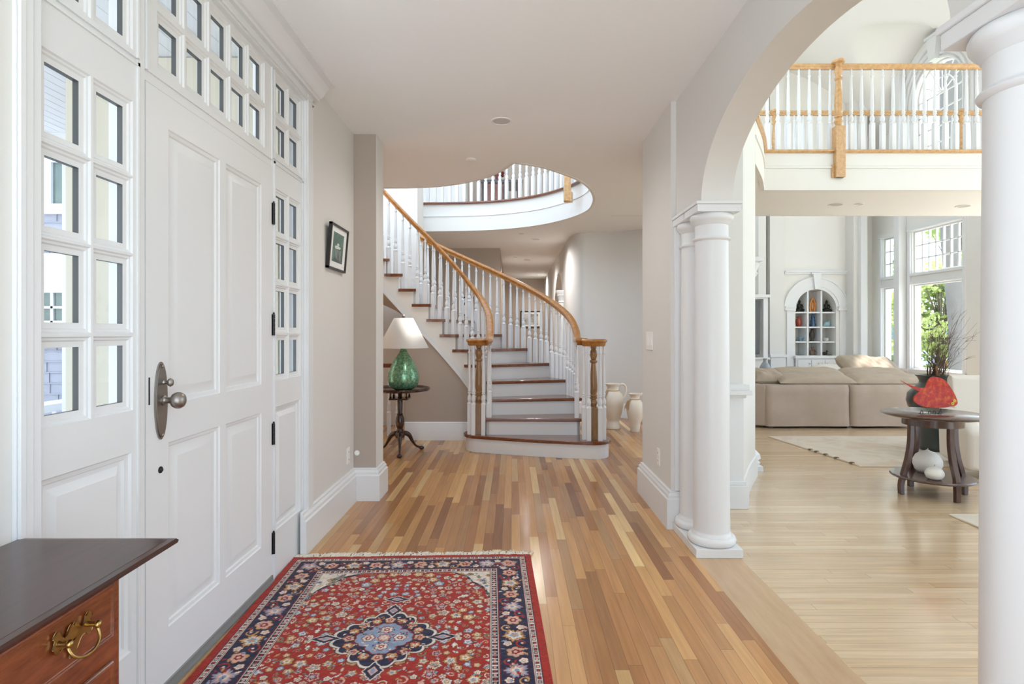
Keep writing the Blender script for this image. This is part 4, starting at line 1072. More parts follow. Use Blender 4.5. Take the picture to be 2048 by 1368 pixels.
def batwing(parent, y, z):
    X0 = CXF+0.012
    half = [(0, .026), (.006, .032), (.012, .028), (.016, .020), (.022, .014), (.030, .012), (.036, .018), (.040, .030), (.048, .036), (.056, .032), (.060, .024), (.054, .018), (.056, .008), (.062, .000), (.058, -.012), (.050, -.018), (.042, -.014), (.036, -.010), (.026, -.012), (.018, -.020), (.012, -.030), (.008, -.036), (.012, -.044), (0, -.050)]
    half = [(a*0.84, b*0.84) for a, b in half]
    pl = [(y+a, z+b) for a, b in half] + [(y-a, z+b) for a, b in half[::-1][1:-1]]
    m = MB(); m.prism_x(pl, X0, X0+0.003); pull = m.build('drawer_pull', BRASS, parent, smooth=30, bevel=0.001)
    m = MB()
    for sg in (-1, 1):
        m.tube([(X0, y+sg*.038, z+.006), (X0+.010, y+sg*.038, z+.006), (X0+.022, y+sg*.038, z+.006)], [.007, .005, .006], 10)
        m.ball((X0+.024, y+sg*.038, z+.006), .007, .008, .008, 12, 8)
    bail = [(X0+.020, y-.044, z+.002), (X0+.024, y-.046, z-.008), (X0+.030, y-.040, z-.024), (X0+.034, y-.022, z-.036), (X0+.035, y, z-.040), (X0+.034, y+.022, z-.036), (X0+.030, y+.040, z-.024), (X0+.024, y+.046, z-.008), (X0+.020, y+.044, z+.002)]
    bail = [(a, y+(b-y)*0.86, z+(c-z)*0.86) for a, b, c in bail]
    m.tube(catmull([Vector(p) for p in bail], 4), 0.0032, 8)
    b = m.build('bail', BRASS, pull, smooth=60); return pull
def drawer(z0, z1, y0, y1):
    m = MB(); m.box(CXF-0.02, CXF+0.006, y0, y1, z0, z1); m.rings_x(CXF+0.008, 1, y0, y1, z0, z1, [(0, 0), (0.003, -0.004), (0.008, -0.004), (0.010, 0.0)], cap=True)
    d = m.build('drawer', MAHOG, ch, smooth=20, bevel=0.002)
    if (z1-z0) > 0.08: batwing(d, y1-0.125, (z0+z1)/2+0.005); batwing(d, y0+0.113, (z0+z1)/2+0.005)
drawer(0.618, 0.742, 0.42, 1.276); drawer(0.40, 0.565, 0.42, 1.276); drawer(0.12, 0.36, 0.42, 1.276)

# =================================================================== PEDESTAL TABLE AND LAMP
TX, TY = X(800, 6.15), 6.15
pt = lthing('pedestal_table', 'dark mahogany tilt-top pedestal table with piecrust edge holding the green lamp', 'side table', (TX, TY, 0))
TH = CAMZ-(775-HY)/F*6.15
m = MB(); N = 72; vs = []; fs = []
def pie(r, a): return r*(1+0.022*abs(math.sin(a*6)))
for r_, z_ in ((0.001, 0.0), (0.28, 0.0), (0.295, 0.004), (0.302, 0.016), (0.312, 0.018), (0.318, 0.008), (0.312, -0.010), (0.28, -0.018), (0.001, -0.018)):
    for i in range(N):
        a = 2*math.pi*i/N; q = pie(r_, a) if r_ > 0.29 else r_; vs.append((q*math.cos(a), q*math.sin(a), TH+z_-0.018))
for k in range(8):
    for i in range(N):
        j = (i+1) % N; fs.append((k*N+j, k*N+i, (k+1)*N+i, (k+1)*N+j))
m.add(vs, fs); m.build('tabletop', DARKW, pt, smooth=50)
m = MB(); m.box(-0.10, 0.10, -0.10, 0.10, TH-0.125, TH-0.108); m.box(-0.11, 0.11, -0.11, 0.11, TH-0.048, TH-0.036)
for a in (-0.085, 0.085):
    for b in (-0.085, 0.085): m.lathe([(0.008, 0), (0.014, 0.012), (0.008, 0.025), (0.008, 0.045), (0.012, 0.062)], c=(a, b, TH-0.110), seg=10)
m.build('birdcage', DARKW, pt, smooth=40)
m = MB(); m.lathe([(0.03, 0.16), (0.045, 0.165), (0.052, 0.18), (0.050, 0.215), (0.040, 0.225), (0.044, 0.235), (0.036, 0.25), (0.030, 0.262), (0.036, 0.275), (0.044, 0.30), (0.048, 0.335), (0.045, 0.37), (0.036, 0.40), (0.030, 0.41), (0.034, 0.42), (0.026, 0.43), (0.030, TH-0.13), (0.030, TH-0.108), (0.022, TH-0.10), (0.022, TH-0.03)], seg=24)
m.build('pedestal', DARKW, pt, smooth=50)
for i, a in enumerate((-80, 40, 160)):
    a = math.radians(a); ca, sa = math.cos(a), math.sin(a)
    P = [(0.02, 0.20), (0.07, 0.205), (0.115, 0.175), (0.15, 0.115), (0.19, 0.06), (0.235, 0.034), (0.265, 0.028)]
    m = MB(); m.tube(catmull([Vector((r_*ca, r_*sa, z)) for r_, z in P], 4), [0.026+0.004*math.sin(k*0.3)-0.0006*k for k in range(25)], 10)
    m.ball((0.268*ca, 0.268*sa, 0.022), 0.030, 0.030, 0.022, 14, 8); m.build('leg', DARKW, pt, smooth=60)
GREEN = bpy.data.materials.new('mercury_glass_green'); GREEN.use_nodes = True; n = GREEN.node_tree; b = n.nodes['Principled BSDF']
tcn = n.nodes.new('ShaderNodeTexCoord'); nz = n.nodes.new('ShaderNodeTexNoise'); nz.inputs['Scale'].default_value = 55; nz.inputs['Detail'].default_value = 4
rp = n.nodes.new('ShaderNodeValToRGB'); rp.color_ramp.elements[0].position = 0.35; rp.color_ramp.elements[1].position = 0.75
rp.color_ramp.elements[0].color = lin((74, 150, 108))+(1,); rp.color_ramp.elements[1].color = lin((180, 216, 186))+(1,)
n.links.new(tcn.outputs['Object'], nz.inputs[0]); n.links.new(nz.outputs['Fac'], rp.inputs[0]); n.links.new(rp.outputs[0], b.inputs['Base Color'])
b.inputs['Metallic'].default_value = 0.5; b.inputs['Roughness'].default_value = 0.25; b.inputs['Coat Weight'].default_value = 0.5
LX, LY = X(807, 6.12), 6.12
lp = lthing('table_lamp', 'green mercury glass teardrop lamp with white cone shade on the pedestal table', 'lamp', (LX, LY, TH-0.017))
s_ = 6.12/F
m = MB(); m.lathe([(0.03, 0), (0.09, 0.0), (0.125, 0.015), (0.150, 0.045), (0.165, 0.09), (0.167, 0.13), (0.160, 0.18), (0.140, 0.24), (0.110, 0.30), (0.078, 0.35), (0.050, 0.39), (0.034, 0.425), (0.028, 0.45), (0.030, 0.468), (0.024, 0.47)], seg=40); m.build('base', GREEN, lp, smooth=60)
SHD = mat('shade_linen', (238, 236, 231), 0.9, bump=0.05, bscale=300)
m = MB(); zb, zt = 0.445, 0.765
m.lathe([(0.266, zb), (0.268, zb+0.004), (0.102, zt), (0.099, zt), (0.262, zb+0.004)], seg=48); m.f = [f for f in m.f if len(f) == 4]; m.build('lamp_shade', SHD, lp, smooth=60)
m = MB(); m.tube([(0, 0, 0.46), (0, 0, 0.775)], 0.005, 8); m.lathe([(0.012, 0.47), (0.020, 0.49), (0.020, 0.54), (0.010, 0.55)], seg=14)
for a in range(3): m.tube([(0, 0, zt-0.01), (0.1*math.cos(a*2.09), 0.1*math.sin(a*2.09), zt-0.003)], 0.002, 6)
m.build('stem', BRASS, lp)
m = MB(); m.ball((0, 0, 0.788), 0.018, 0.018, 0.014, 14, 8); m.build('finial', PEWTER, lp)
# guard rail of the stair going down behind the table
m = MB(); gr = thing('guard_rail', 'low dark topped guard rail with white balusters behind the lamp table', 'railing', (-1.75, 7.15, 0))
gy = 7.15; m.box(-2.4, X(787, gy), gy-0.03, gy+0.03, 0.86, 0.91); m.build('handrail', TREAD, gr, smooth=0, bevel=0.008)
for px in (738, 757, 778, 795): put_baluster(gr, X(px, gy), gy, 0, 0.865, (-1.75, 7.15, 0))

# =================================================================== WALL ITEMS
def rot_to(o, rx=0, ry=0, rz=0): o.rotation_euler = (rx, ry, rz)
FRM = mat('black_frame', (34, 30, 28), 0.35); MATB = mat('mat_board', (240, 240, 238), 0.8)
def art_mat(name, stops, scale, seed=0.0, detail=4, dist=1.0):
    m = bpy.data.materials.new(name); m.use_nodes = True; n = m.node_tree; b = n.nodes['Principled BSDF']
    t = n.nodes.new('ShaderNodeTexCoord'); mp = n.nodes.new('ShaderNodeMapping'); mp.inputs['Location'].default_value = (seed, seed, seed)
    z = n.nodes.new('ShaderNodeTexNoise'); z.inputs['Scale'].default_value = scale; z.inputs['Detail'].default_value = detail; z.inputs['Distortion'].default_value = dist
    r = n.nodes.new('ShaderNodeValToRGB')
    for i, (p, c) in enumerate(stops):
        e = r.color_ramp.elements[i] if i < 2 else r.color_ramp.elements.new(p)
        e.position = p; e.color = lin(c)+(1,)
    n.links.new(t.outputs['Object'], mp.inputs[0]); n.links.new(mp.outputs[0], z.inputs['Vector']); n.links.new(z.outputs['Fac'], r.inputs[0]); n.links.new(r.outputs[0], b.inputs['Base Color'])
    b.inputs['Roughness'].default_value = 0.35; b.inputs['Coat Weight'].default_value = 0.4; return m
fr = lthing('picture_frame', 'black framed aerial boat print on the grey wall beside the front door', 'picture', (XL, 3.94, 1.73))
FW, FH = 0.19, 0.305
m = MB()
for a, b, c, d in ((-FW, FW, 0, 0.014), (-FW, FW, FH-0.014, FH), (-FW, -FW+0.014, 0, FH), (FW-0.014, FW, 0, FH)): m.box(0.002, 0.024, a, b, c, d)
m.box(0.002, 0.012, -FW+0.01, FW-0.01, 0.01, FH-0.01); m.build('frame', FRM, fr, smooth=0)
m = MB(); m.box(0.012, 0.0135, -FW+0.013, FW-0.013, 0.013, FH-0.013); m.build('mat_board', MATB, fr, smooth=0)
m = MB(); m.box(0.0135, 0.0142, -0.115, 0.115, 0.055, 0.255); m.build('print', art_mat('sea_print', [(0.3, (48, 92, 82)), (0.7, (104, 150, 138)), (0.55, (70, 112, 104))], 9, 2.0), fr, smooth=0)
m = MB(); m.prism_x([(-0.10, 0.058), (0.11, 0.058), (0.10, 0.13), (0.02, 0.145), (-0.04, 0.10)], 0.0142, 0.0148); m.build('print_shadow_shape', mat('dark_slate', (70, 84, 80), 0.4), fr, smooth=0)
m = MB(); m.prism_x([(-0.075, 0.155), (-0.055, 0.145), (0.04, 0.150), (0.06, 0.162), (0.0, 0.170), (-0.05, 0.168)], 0.0148, 0.0155); m.prism_x([(-0.03, 0.172), (0.02, 0.172), (0.01, 0.186), (-0.02, 0.186)], 0.0148, 0.0155)
for k in range(5): m.prism_x([(-0.05+k*0.028, 0.14), (-0.046+k*0.028, 0.14), (-0.038+k*0.028, 0.085-0.006*k), (-0.042+k*0.028, 0.085-0.006*k)], 0.0148, 0.0152)
m.build('boat', mat('boat_white', (214, 220, 214), 0.5), fr, smooth=0)
fr.rotation_euler = (0, math.radians(4.8), 0)

PLAS = mat('switch_plastic', (244, 243, 240), 0.35)
sw = thing('light_switch', 'white double light switch plate on the grey wall left of the columns', 'light switch', (XR, 4.36, 1.235))
m = MB(); m.box(XR-0.006, XR, 4.265, 4.475, 1.165, 1.305); m.build('plate', PLAS, sw, smooth=0, bevel=0.003)
for y in (4.32, 4.42):
    m = MB(); m.box(XR-0.009, XR-0.004, y-0.02, y+0.02, 1.20, 1.27); m.build('rocker', PLAS, sw, smooth=0, bevel=0.002)
def outlet(name, x, y, z, sg, label):
    o = thing(name, label, 'outlet', (x, y, z)); m = MB(); m.box(x, x-sg*0.005, y-0.037, y+0.037, z-0.06, z+0.06); m.build('plate', PLAS, o, smooth=0, bevel=0.002)
    for dz in (-0.028, 0.028):
        m = MB(); m.box(x-sg*0.004, x-sg*0.007, y-0.016, y+0.016, z+dz-0.016, z+dz+0.016); k = m.build('socket', PLAS, o, smooth=0, bevel=0.001)
        m = MB(); m.box(x-sg*0.0068, x-sg*0.0074, y-0.008, y-0.005, z+dz-0.006, z+dz+0.006); m.box(x-sg*0.0068, x-sg*0.0074, y+0.005, y+0.008, z+dz-0.006, z+dz+0.006); m.build('slot', BLACK, k, smooth=0)
outlet('wall_outlet', XR, 4.10, 0.405, 1, 'white wall outlet low on the grey wall below the light switch')
outlet('wall_outlet', XL, 4.27, 0.375, -1, 'white wall outlet low on the left wall below the boat print')
m = MB(); m.lathe([(0.02, 0), (0.02, 0.004), (0.012, 0.006), (0.012, 0.02), (0.001, 0.022)], seg=16, M=Matrix.Translation((X(714, 4.42), 4.42, 0.365)) @ Matrix.Rotation(math.radians(90), 4, 'X'))
tag(m.build('door_bumper', PLAS), 'tiny round white door bumper on the short taupe wall', 'door stop')

# recessed lights and detectors
CAN = mat('can_trim', (236, 235, 233), 0.5); CANIN = mat('can_inside', (205, 203, 200), 0.6)
def downlight(px, py, r, label, zc=CZ, power=0, group=None):
    Y = F*(zc-CAMZ)/(HY-py); x = X(px, Y)
    o = lthing('recessed_light', label, 'ceiling light', (x, Y, zc), group=group)
    m = MB(); m.lathe([(r*1.0, 0.0), (r*1.0, -0.004), (r*0.93, -0.007), (r*0.82, -0.005), (r*0.80, -0.001), (r*0.80, 0.0)], seg=32); m.f = [f for f in m.f if len(f) == 4]; m.build('trim_ring', CAN, o)
    m = MB(); m.lathe([(r*0.80, -0.0015), (0.001, -0.0005)], seg=32); m.build('reflector', CANIN, o)
    if power:
        l = bpy.data.lights.new('bulb', 'SPOT'); l.energy = power; l.spot_size = math.radians(165); l.spot_blend = 0.8; l.shadow_soft_size = 0.06; l.color = (1.0, 0.98, 0.96)
        lo = bpy.data.objects.new('bulb', l); COL.objects.link(lo); lo.parent = o; lo.location = (0, 0, -0.03)
downlight(1003, 242, 0.078, 'large round recessed light in the foyer ceiling above the floor centre', power=15)
downlight(1071, 478, 0.078, 'recessed light just beyond the curved landing edge, right one', power=35)
downlight(1043, 467, 0.05, 'small recessed disc left of the light beyond the landing edge')
downlight(1055, 519.5, 0.078, 'hallway recessed light, second one down the hall', power=35)
downlight(1031, 514, 0.05, 'small recessed disc in the hallway ceiling beside the second light')
downlight(1081, 550, 0.07, 'farthest recessed light at the end of the hallway', power=30)
downlight(1672, 409, 0.085, 'left recessed light under the living room balcony')
downlight(1927, 412, 0.085, 'right recessed light under the living room balcony')
downlight(1718, 408, 0.05, 'small recessed disc between the two lights under the balcony')
Y = F*(CZ-CAMZ)/(HY-318)
m = MB(); m.lathe([(0.045, 0), (0.045, -0.012), (0.038, -0.018), (0.001, -0.02)], c=(X(942, Y), Y, CZ), seg=24); tag(m.build('smoke_detector', PLAS), 'small white smoke detector disc on the ceiling before the stairwell', 'smoke detector')

# hallway picture, blue print, capital column in the hall
def flat_frame(name, label, cat, x0, x1, z0, z1, y, art, matw=0.05, fw=0.03):
    o = thing(name, label, cat, ((x0+x1)/2, y, z0)); m = MB()
    for a, b, c, d in ((x0, x1, z0, z0+fw), (x0, x1, z1-fw, z1), (x0, x0+fw, z0, z1), (x1-fw, x1, z0, z1)): m.box(a, b, y-0.025, y-0.002, c, d)
    m.build('frame', FRM, o, smooth=0); m = MB(); m.box(x0+fw, x1-fw, y-0.012, y-0.002, z0+fw, z1-fw); m.build('mat_board', MATB, o, smooth=0)
    m = MB(); m.box(x0+fw+matw, x1-fw-matw, y-0.014, y-0.012, z0+fw+matw, z1-fw-matw); m.build('print', art, o, smooth=0); return o
a = at(1041, 655, 16.3); b = at(1082, 622, 16.3)
flat_frame('picture_frame', 'black framed grey landscape picture at the far end of the hallway', 'picture', a[0], b[0], a[2], b[2], 16.3, art_mat('landscape_print', [(0.35, (120, 116, 108)), (0.7, (206, 202, 192))], 6, 5.0), 0.05)
a = at(919, 631, 10.4); b = at(948, 594, 10.4)
flat_frame('picture_frame', 'small deep blue and white print on the taupe wall behind the stair balusters', 'picture', a[0], b[0], a[2], b[2], 10.4, art_mat('blue_print', [(0.45, (34, 54, 96)), (0.56, (220, 224, 228))], 9, 1.0), 0.0, 0.02)
hc = thing('column', 'slim white column with a carved capital in the hallway arch', 'column', (0.98, 10.42, 0))
m = MB(); m.lathe([(0.10, 0), (0.10, 0.08), (0.075, 0.10), (0.07, 0.2), (0.065, 1.85)], c=(0.90, 10.30, 0), seg=24); m.build('shaft', WHITE, hc)
m = MB(); m.lathe([(0.065, 1.83), (0.08, 1.85), (0.065, 1.87), (0.08, 1.93), (0.105, 1.97), (0.09, 1.98), (0.12, 2.03), (0.12, 2.06)], c=(0.90, 10.30, 0), seg=16); m.build('capital', WHITE, hc)
# security camera like bump at the hall end
m = MB(); m.ball((0.90, 15.9, 2.18), 0.03, 0.05, 0.07, 12, 8); tag(m.build('dome_sensor', PLAS), 'small white dome sensor high on the hallway wall', 'sensor')  # plain dome sensor, not a light fitting

# =================================================================== CREAM URNS
CRM = mat('crackled_cream', (232, 222, 206), 0.38, coat=0.3, bump=0.06, bscale=25, var=0.06, vscale=6)
RAF = mat('raffia', (196, 164, 116), 0.9)
def urn(label, px, py, Yd, H, r, handle_ang, feet):
    x = X(px, Yd); o = lthing('amphora', label, 'vase', (x, Yd, 0), group=None)
    m = MB(); m.lathe([(a*r, b*H) for a, b in ((0.70 if feet else 0.52, 0), (0.74 if feet else 0.55, 0.015), (0.66 if feet else 0.55, 0.07), (0.60, 0.15), (0.58 if feet else 0.62, 0.19), (0.62, 0.21), (0.80, 0.33), (0.95, 0.47), (1.0, 0.58), (0.97, 0.68), (0.84, 0.77), (0.62, 0.83), (0.54, 0.86), (0.54, 0.91), (0.60, 0.95), (0.74, 0.98), (0.76, 0.995), (0.68, 1.0), (0.55, 0.99), (0.48, 0.90), (0.3, 0.85))], seg=36)
    m.build('body', CRM, o, smooth=60)
    for sg, nm in ((1, 'handle'),):
        ca, sa = math.cos(handle_ang), math.sin(handle_ang)
        P = [(0.55*r, 0.955*H), (0.95*r, 0.985*H), (1.25*r, 0.93*H), (1.30*r, 0.82*H), (1.12*r, 0.71*H), (0.93*r, 0.66*H)]
        m = MB(); m.tube(catmull([Vector((q*ca, q*sa, z)) for q, z in P], 5), 0.014, 8); m.build(nm, CRM, o, smooth=60)
    m = MB(); m.lathe([(0.60*r, 0.835*H), (0.63*r, 0.845*H), (0.60*r, 0.86*H)], seg=24)
    for k in range(26):
        a = math.radians(200+R.uniform(-12, 12)) if feet else math.radians(190+R.uniform(-14, 14)); l = R.uniform(0.08, 0.13)
        m.tube([(0.62*r*math.cos(a), 0.62*r*math.sin(a)-0.01, 0.85*H), (0.9*r*math.cos(a)+R.uniform(-.01, .01), 0.9*r*math.sin(a)-0.02, 0.80*H), (1.08*r*math.cos(a)+R.uniform(-.03, .02), 1.08*r*math.sin(a)-0.02, 0.80*H-l)], 0.0018, 4)
    m.build('raffia_tie', RAF, o)
    return o
urn('taller cream glazed amphora with one looped handle and a wide foot, left of the pair', 1226, 858, 7.70, 0.61, 0.142, 0.15, True)
urn('shorter cream glazed amphora with raffia tassel, right of the pair by the wall corner', 1270, 863, 7.48, 0.50, 0.112, 0.2, False)

# =================================================================== LIVING ROOM FURNITURE
SUEDE = mat('taupe_suede', (172, 156, 142), 0.85, bump=0.12, bscale=9, var=0.14, vscale=5)
SUEDE2 = mat('taupe_suede_cushion', (176, 160, 142), 0.85, bump=0.12, bscale=12, var=0.12, vscale=6)
LINEN = mat('cream_upholstery', (222, 214, 204), 0.85, bump=0.04, bscale=60)
def pillow(mb, c, rx, ry, rz, tilt=(0, 0, 0), n=18, sag=0.0):
    M = Matrix.Translation(c) @ Matrix.Rotation(tilt[2], 4, 'Z') @ Matrix.Rotation(tilt[0], 4, 'X') @ Matrix.Rotation(tilt[1], 4, 'Y')
    vs = []; fs = []
    for s in (1, -1):
        b = len(vs)
        for j in range(n+1):
            for i in range(n+1):
                u = -1+2*i/n; v = -1+2*j/n
                e = (1-abs(u)**4)*(1-abs(v)**4); k = 1-0.07*(abs(v)**2)*(1-abs(u))-0.0
                vs.append((u*rx*(1-0.05*(1-abs(v)**3)*abs(u)), v*ry*(1-0.05*(1-abs(u)**3)*abs(v)), s*rz*max(0, e)**0.42*(1+0.09*math.sin(u*6+c[0]*9)*math.cos(v*4)+0.05*math.sin(u*14+v*5+c[0]*5)) - sag*(1-u*u)*0.3))
        for j in range(n):
            for i in range(n):
                a = b+j*(n+1)+i; q = (a, a+1, a+n+2, a+n+1); fs.append(q if s > 0 else q[::-1])
    mb.add(vs, fs, M)
sf = thing('sofa', 'long low taupe suede sectional sofa seen from behind with loose back cushions', 'sofa', (4.4, 8.3, 0))
YS = 7.70; sx0, sx1 = X(1533, YS), 5.55
def rbox(name, parent, x0, x1, y0, y1, z0, z1, m_, bev=0.04):
    mb = MB(); mb.box(x0, x1, y0, y1, z0, z1); return mb.build(name, m_, parent, smooth=60, bevel=bev, seg=4)
seam = X(1702, YS)
def bowed(name, x0, x1, y0, y1, z0, z1, amp=0.012):
    mb = MB(); nx_, nz_ = 26, 10; vs = []; fs = []
    for side, yy in ((0, y0), (1, y1)):
        b = len(vs)
        for j in range(nz_+1):
            for i in range(nx_+1):
                u = i/nx_; v = j/nz_; rnd = 0.03; ed = min(u, 1-u)*(x1-x0); ez = (1-v)*(z1-z0); er = 0
                for e_ in (ed, ez):
                    if e_ < rnd: er += (1-math.sqrt(max(0, 1-(1-e_/rnd)**2)))*rnd
                w = amp*math.sin(u*23+math.sin(v*5)*1.2)*(v**2)*0.5+amp*math.sin(u*9+v*3)*0.6
                vs.append((x0+(x1-x0)*u, yy+(er-w if side == 0 else -er), z0+(z1-z0)*v))
        for j in range(nz_):
            for i in range(nx_):
                a = b+j*(nx_+1)+i; q = (a, a+1, a+nx_+2, a+nx_+1); fs.append(q if side == 0 else q[::-1])
    S = (nx_+1)*(nz_+1); top = nz_*(nx_+1)
    for i in range(nx_): fs.append((top+i, top+i+1, S+top+i+1, S+top+i)); fs.append((i+1, i, S+i, S+i+1))
    for j in range(nz_):
        a = j*(nx_+1); fs.append((a+nx_+1, a, S+a, S+a+nx_+1)[::-1]); a += nx_; fs.append((a, a+nx_+1, S+a+nx_+1, S+a))
    mb.add(vs, fs); return mb.build(name, SUEDE, sf, smooth=60)
bowed('back', sx0, seam-0.004, YS, YS+0.24, 0.03, 0.585); bowed('back', seam+0.004, sx1, YS, YS+0.24, 0.03, 0.585)
mb = MB(); mb.prism([(sx0+0.01, YS+0.02), (sx0+0.01, YS+0.24), (2.9, YS+0.75), (2.78, YS+0.40)], 0.03, 0.59); mb.build('arm', SUEDE, sf, smooth=0, bevel=0.03, seg=3)
mb = MB(); mb.box(sx0+0.03, sx1-0.03, YS+0.2, YS+1.05, 0.03, 0.30); mb.box(5.0, 6.6, YS+0.9, YS+2.2, 0.03, 0.30); mb.build('base', SUEDE, sf, smooth=0, bevel=0.03)
for k in range(3):
    a = sx0+0.03+k*0.68; rbox('seat_cushion', sf, a, a+0.67, YS+0.26, YS+1.05, 0.30, 0.45, SUEDE2)
rbox('seat_cushion', sf, 5.05, 6.55, YS+1.05, YS+2.15, 0.30, 0.45, SUEDE2)
for px0, px1, y, z, h in ((1500, 1562, 8.10, 0.66, 0.10), (1549, 1704, 7.97, 0.645, 0.062), (1541, 1686, 8.27, 0.70, 0.068), (1696, 1848, 7.97, 0.64, 0.058), (1683, 1812, 8.30, 0.70, 0.058)):
    x0, x1 = X(px0, y), X(px1, y); mb = MB(); pillow(mb, ((x0+x1)/2, y, z), (x1-x0)/2, 0.17, h*1.15, (math.radians(14), 0, 0)); mb.build('back_cushion', SUEDE2, sf, smooth=60)
for px0, px1, y, z, h, nm in ((1682, 1752, 9.9, 0.72, 0.13, 'back_cushion'), (1738, 1790, 10.0, 0.70, 0.10, 'back_cushion')):
    x0, x1 = X(px0, y), X(px1, y); mb = MB(); pillow(mb, ((x0+x1)/2, y, z), (x1-x0)/2, 0.26, h, (math.radians(30), 0, 0)); mb.build(nm, SUEDE2, sf, smooth=60)
rbox('back', sf, X(1684, 10.1), X(1812, 10.1), 10.02, 10.2, 0.03, 0.66, SUEDE)
mb = MB(); 
for x in (sx0+0.08, seam, sx1-0.1): mb.box(x-0.03, x+0.03, YS+0.04, YS+0.10, 0, 0.035)
mb.build('foot', DARKW, sf, smooth=0)
mb = MB(); a = at(1625, 745, 11.2); mb.box(a[0]-0.03, a[0]+0.9, 11.0, 11.7, 0.0, 0.50); pillow(mb, (a[0]+0.35, 11.05, 0.55), 0.42, 0.2, 0.10, (math.radians(20), 0, 0))
tag(mb.build('ottoman', LINEN, smooth=60, bevel=0.02), 'cream upholstered seat just showing over the sofa before the niche cabinet', 'ottoman')

# big pale rug and small rug
def weave_mat(name, stops, scale, rough=0.95):
    m = art_mat(name, stops, scale, 0.0, 8, 0.6); b = m.node_tree.nodes['Principled BSDF']; b.inputs['Roughness'].default_value = rough; b.inputs['Coat Weight'].default_value = 0; b.inputs['Specular IOR Level'].default_value = 0.1; return m
PALE = weave_mat('pale_rug_weave', [(0.32, (196, 186, 170)), (0.75, (184, 184, 182)), (0.5, (212, 202, 188)), (0.62, (206, 188, 170))], 3.2)
m = MB(); rg = [(X(1536, 7.09), 7.09), (X(1708, 5.60), 5.60), (X(1716, 5.52), 5.50), (6.2, 5.50), (6.2, 7.09)]
m.prism(rg, 0.0005, 0.010); 
rr = thing('area_rug', 'large pale faded area rug in front of the sofa', 'rug', (4.6, 6.3, 0)); m.build('pile', PALE, rr, smooth=0)
m = MB(); q0, q1 = Vector(rg[0]+(0.006,)), Vector(rg[1]+(0.006,))
m.tube([q0, q1, Vector(rg[2]+(0.006,)), Vector(rg[3]+(0.006,))], 0.009, 6); m.build('binding', mat('rug_binding', (212, 200, 180), 0.9), rr)
for t in (0.55, 0.62, 0.72, 0.83, 0.98):
    m = MB(); p = q0.lerp(q1, t); m.ball((p.x, p.y, 0.012), 0.03, 0.02, 0.009, 8, 5)
    m.build('tassel', mat('rug_dark', (96, 84, 66), 0.9), rr)
r2 = thing('small_rug', 'corner of a small pale rug beside the near column', 'rug', (3.6, 3.3, 0)); m = MB(); m.box(3.10, 4.3, 2.4, 4.04, 0.0005, 0.009); m.build('pile', PALE, r2, smooth=0)
m = MB(); m.tube([(3.10, 2.4, 0.006), (3.10, 4.04, 0.006), (4.3, 4.04, 0.006)], 0.007, 6); m.build('binding', MATS['rug_binding'], r2)

# side table with splayed legs
TBX, TBY = 3.38, 4.58; TZ = 0.655
sd = lthing('side_table', 'dark brown round side table with curved legs and a lower shelf', 'side table', (TBX, TBY, 0))
m = MB(); m.lathe([(0.001, TZ-0.028), (0.33, TZ-0.028), (0.352, TZ-0.018), (0.360, TZ-0.008), (0.352, TZ), (0.001, TZ+0.0005)], seg=64); m.build('tabletop', ESPR, sd, smooth=50)
m = MB(); m.lathe([(0.19, TZ-0.10), (0.208, TZ-0.098), (0.208, TZ-0.028), (0.18, TZ-0.028)], seg=48); m.build('apron', ESPR, sd, smooth=50)
m = MB(); m.lathe([(0.001, 0.135), (0.285, 0.135), (0.292, 0.145), (0.285, 0.155), (0.001, 0.156)], seg=64); m.build('shelf', ESPR, sd, smooth=50)
for dx, dy in ((3.127-TBX, 4.585-TBY), (3.37-TBX, 4.82-TBY), (3.40-TBX, 4.345-TBY), (3.63-TBX, 4.565-TBY)):
    a = math.atan2(dy, dx); L = math.hypot(dx, dy); ca, sa = math.cos(a), math.sin(a)
    P = catmull([Vector((q, z, 0)) for q, z in ((0.175, TZ-0.03), (0.172, 0.52), (0.176, 0.40), (0.196, 0.28), (0.226, 0.17), (L-0.004, 0.08), (L-0.004, 0.0))], 5)
    w = 0.021; vs = []; fs = []
    for i, p in enumerate(P):
        th_ = 0.015+0.003*math.sin(i/len(P)*3.1)
        for r_, s__ in ((-th_, -w), (th_, -w), (th_, w), (-th_, w)):
            q = p.x+r_; vs.append((q*ca-s__*sa, q*sa+s__*ca, p.y))
    for i in range(len(P)-1):
        for k in range(4): j = (k+1) % 4; fs.append((4*i+k, 4*i+4+k, 4*i+4+j, 4*i+j))
    fs += [(0, 1, 2, 3), tuple(range(4*len(P)-4, 4*len(P)))[::-1]]
    m = MB(); m.add(vs, fs); m.build('leg', ESPR, sd, smooth=30, bevel=0.003)
# fish
REDG = bpy.data.materials.new('fused_red_glass'); REDG.use_nodes = True; n = REDG.node_tree; b = n.nodes['Principled BSDF']
t = n.nodes.new('ShaderNodeTexCoord'); z = n.nodes.new('ShaderNodeTexNoise'); z.inputs['Scale'].default_value = 22; z.inputs['Detail'].default_value = 9; z.inputs['Roughness'].default_value = 0.7
r_ = n.nodes.new('ShaderNodeValToRGB'); r_.color_ramp.elements[0].position = 0.35; r_.color_ramp.elements[0].color = lin((145, 18, 7))+(1,); r_.color_ramp.elements[1].position = 0.72; r_.color_ramp.elements[1].color = lin((220, 126, 36))+(1,)
e = r_.color_ramp.elements.new(0.52); e.color = lin((190, 34, 12))+(1,)
n.links.new(t.outputs['Object'], z.inputs[0]); n.links.new(z.outputs['Fac'], r_.inputs[0]); n.links.new(r_.outputs[0], b.inputs['Base Color']); b.inputs['Roughness'].default_value = 0.3; b.inputs['Coat Weight'].default_value = 0.1; b.inputs['Specular IOR Level'].default_value = 0.25
FY = 4.50
fz = TZ+0.001
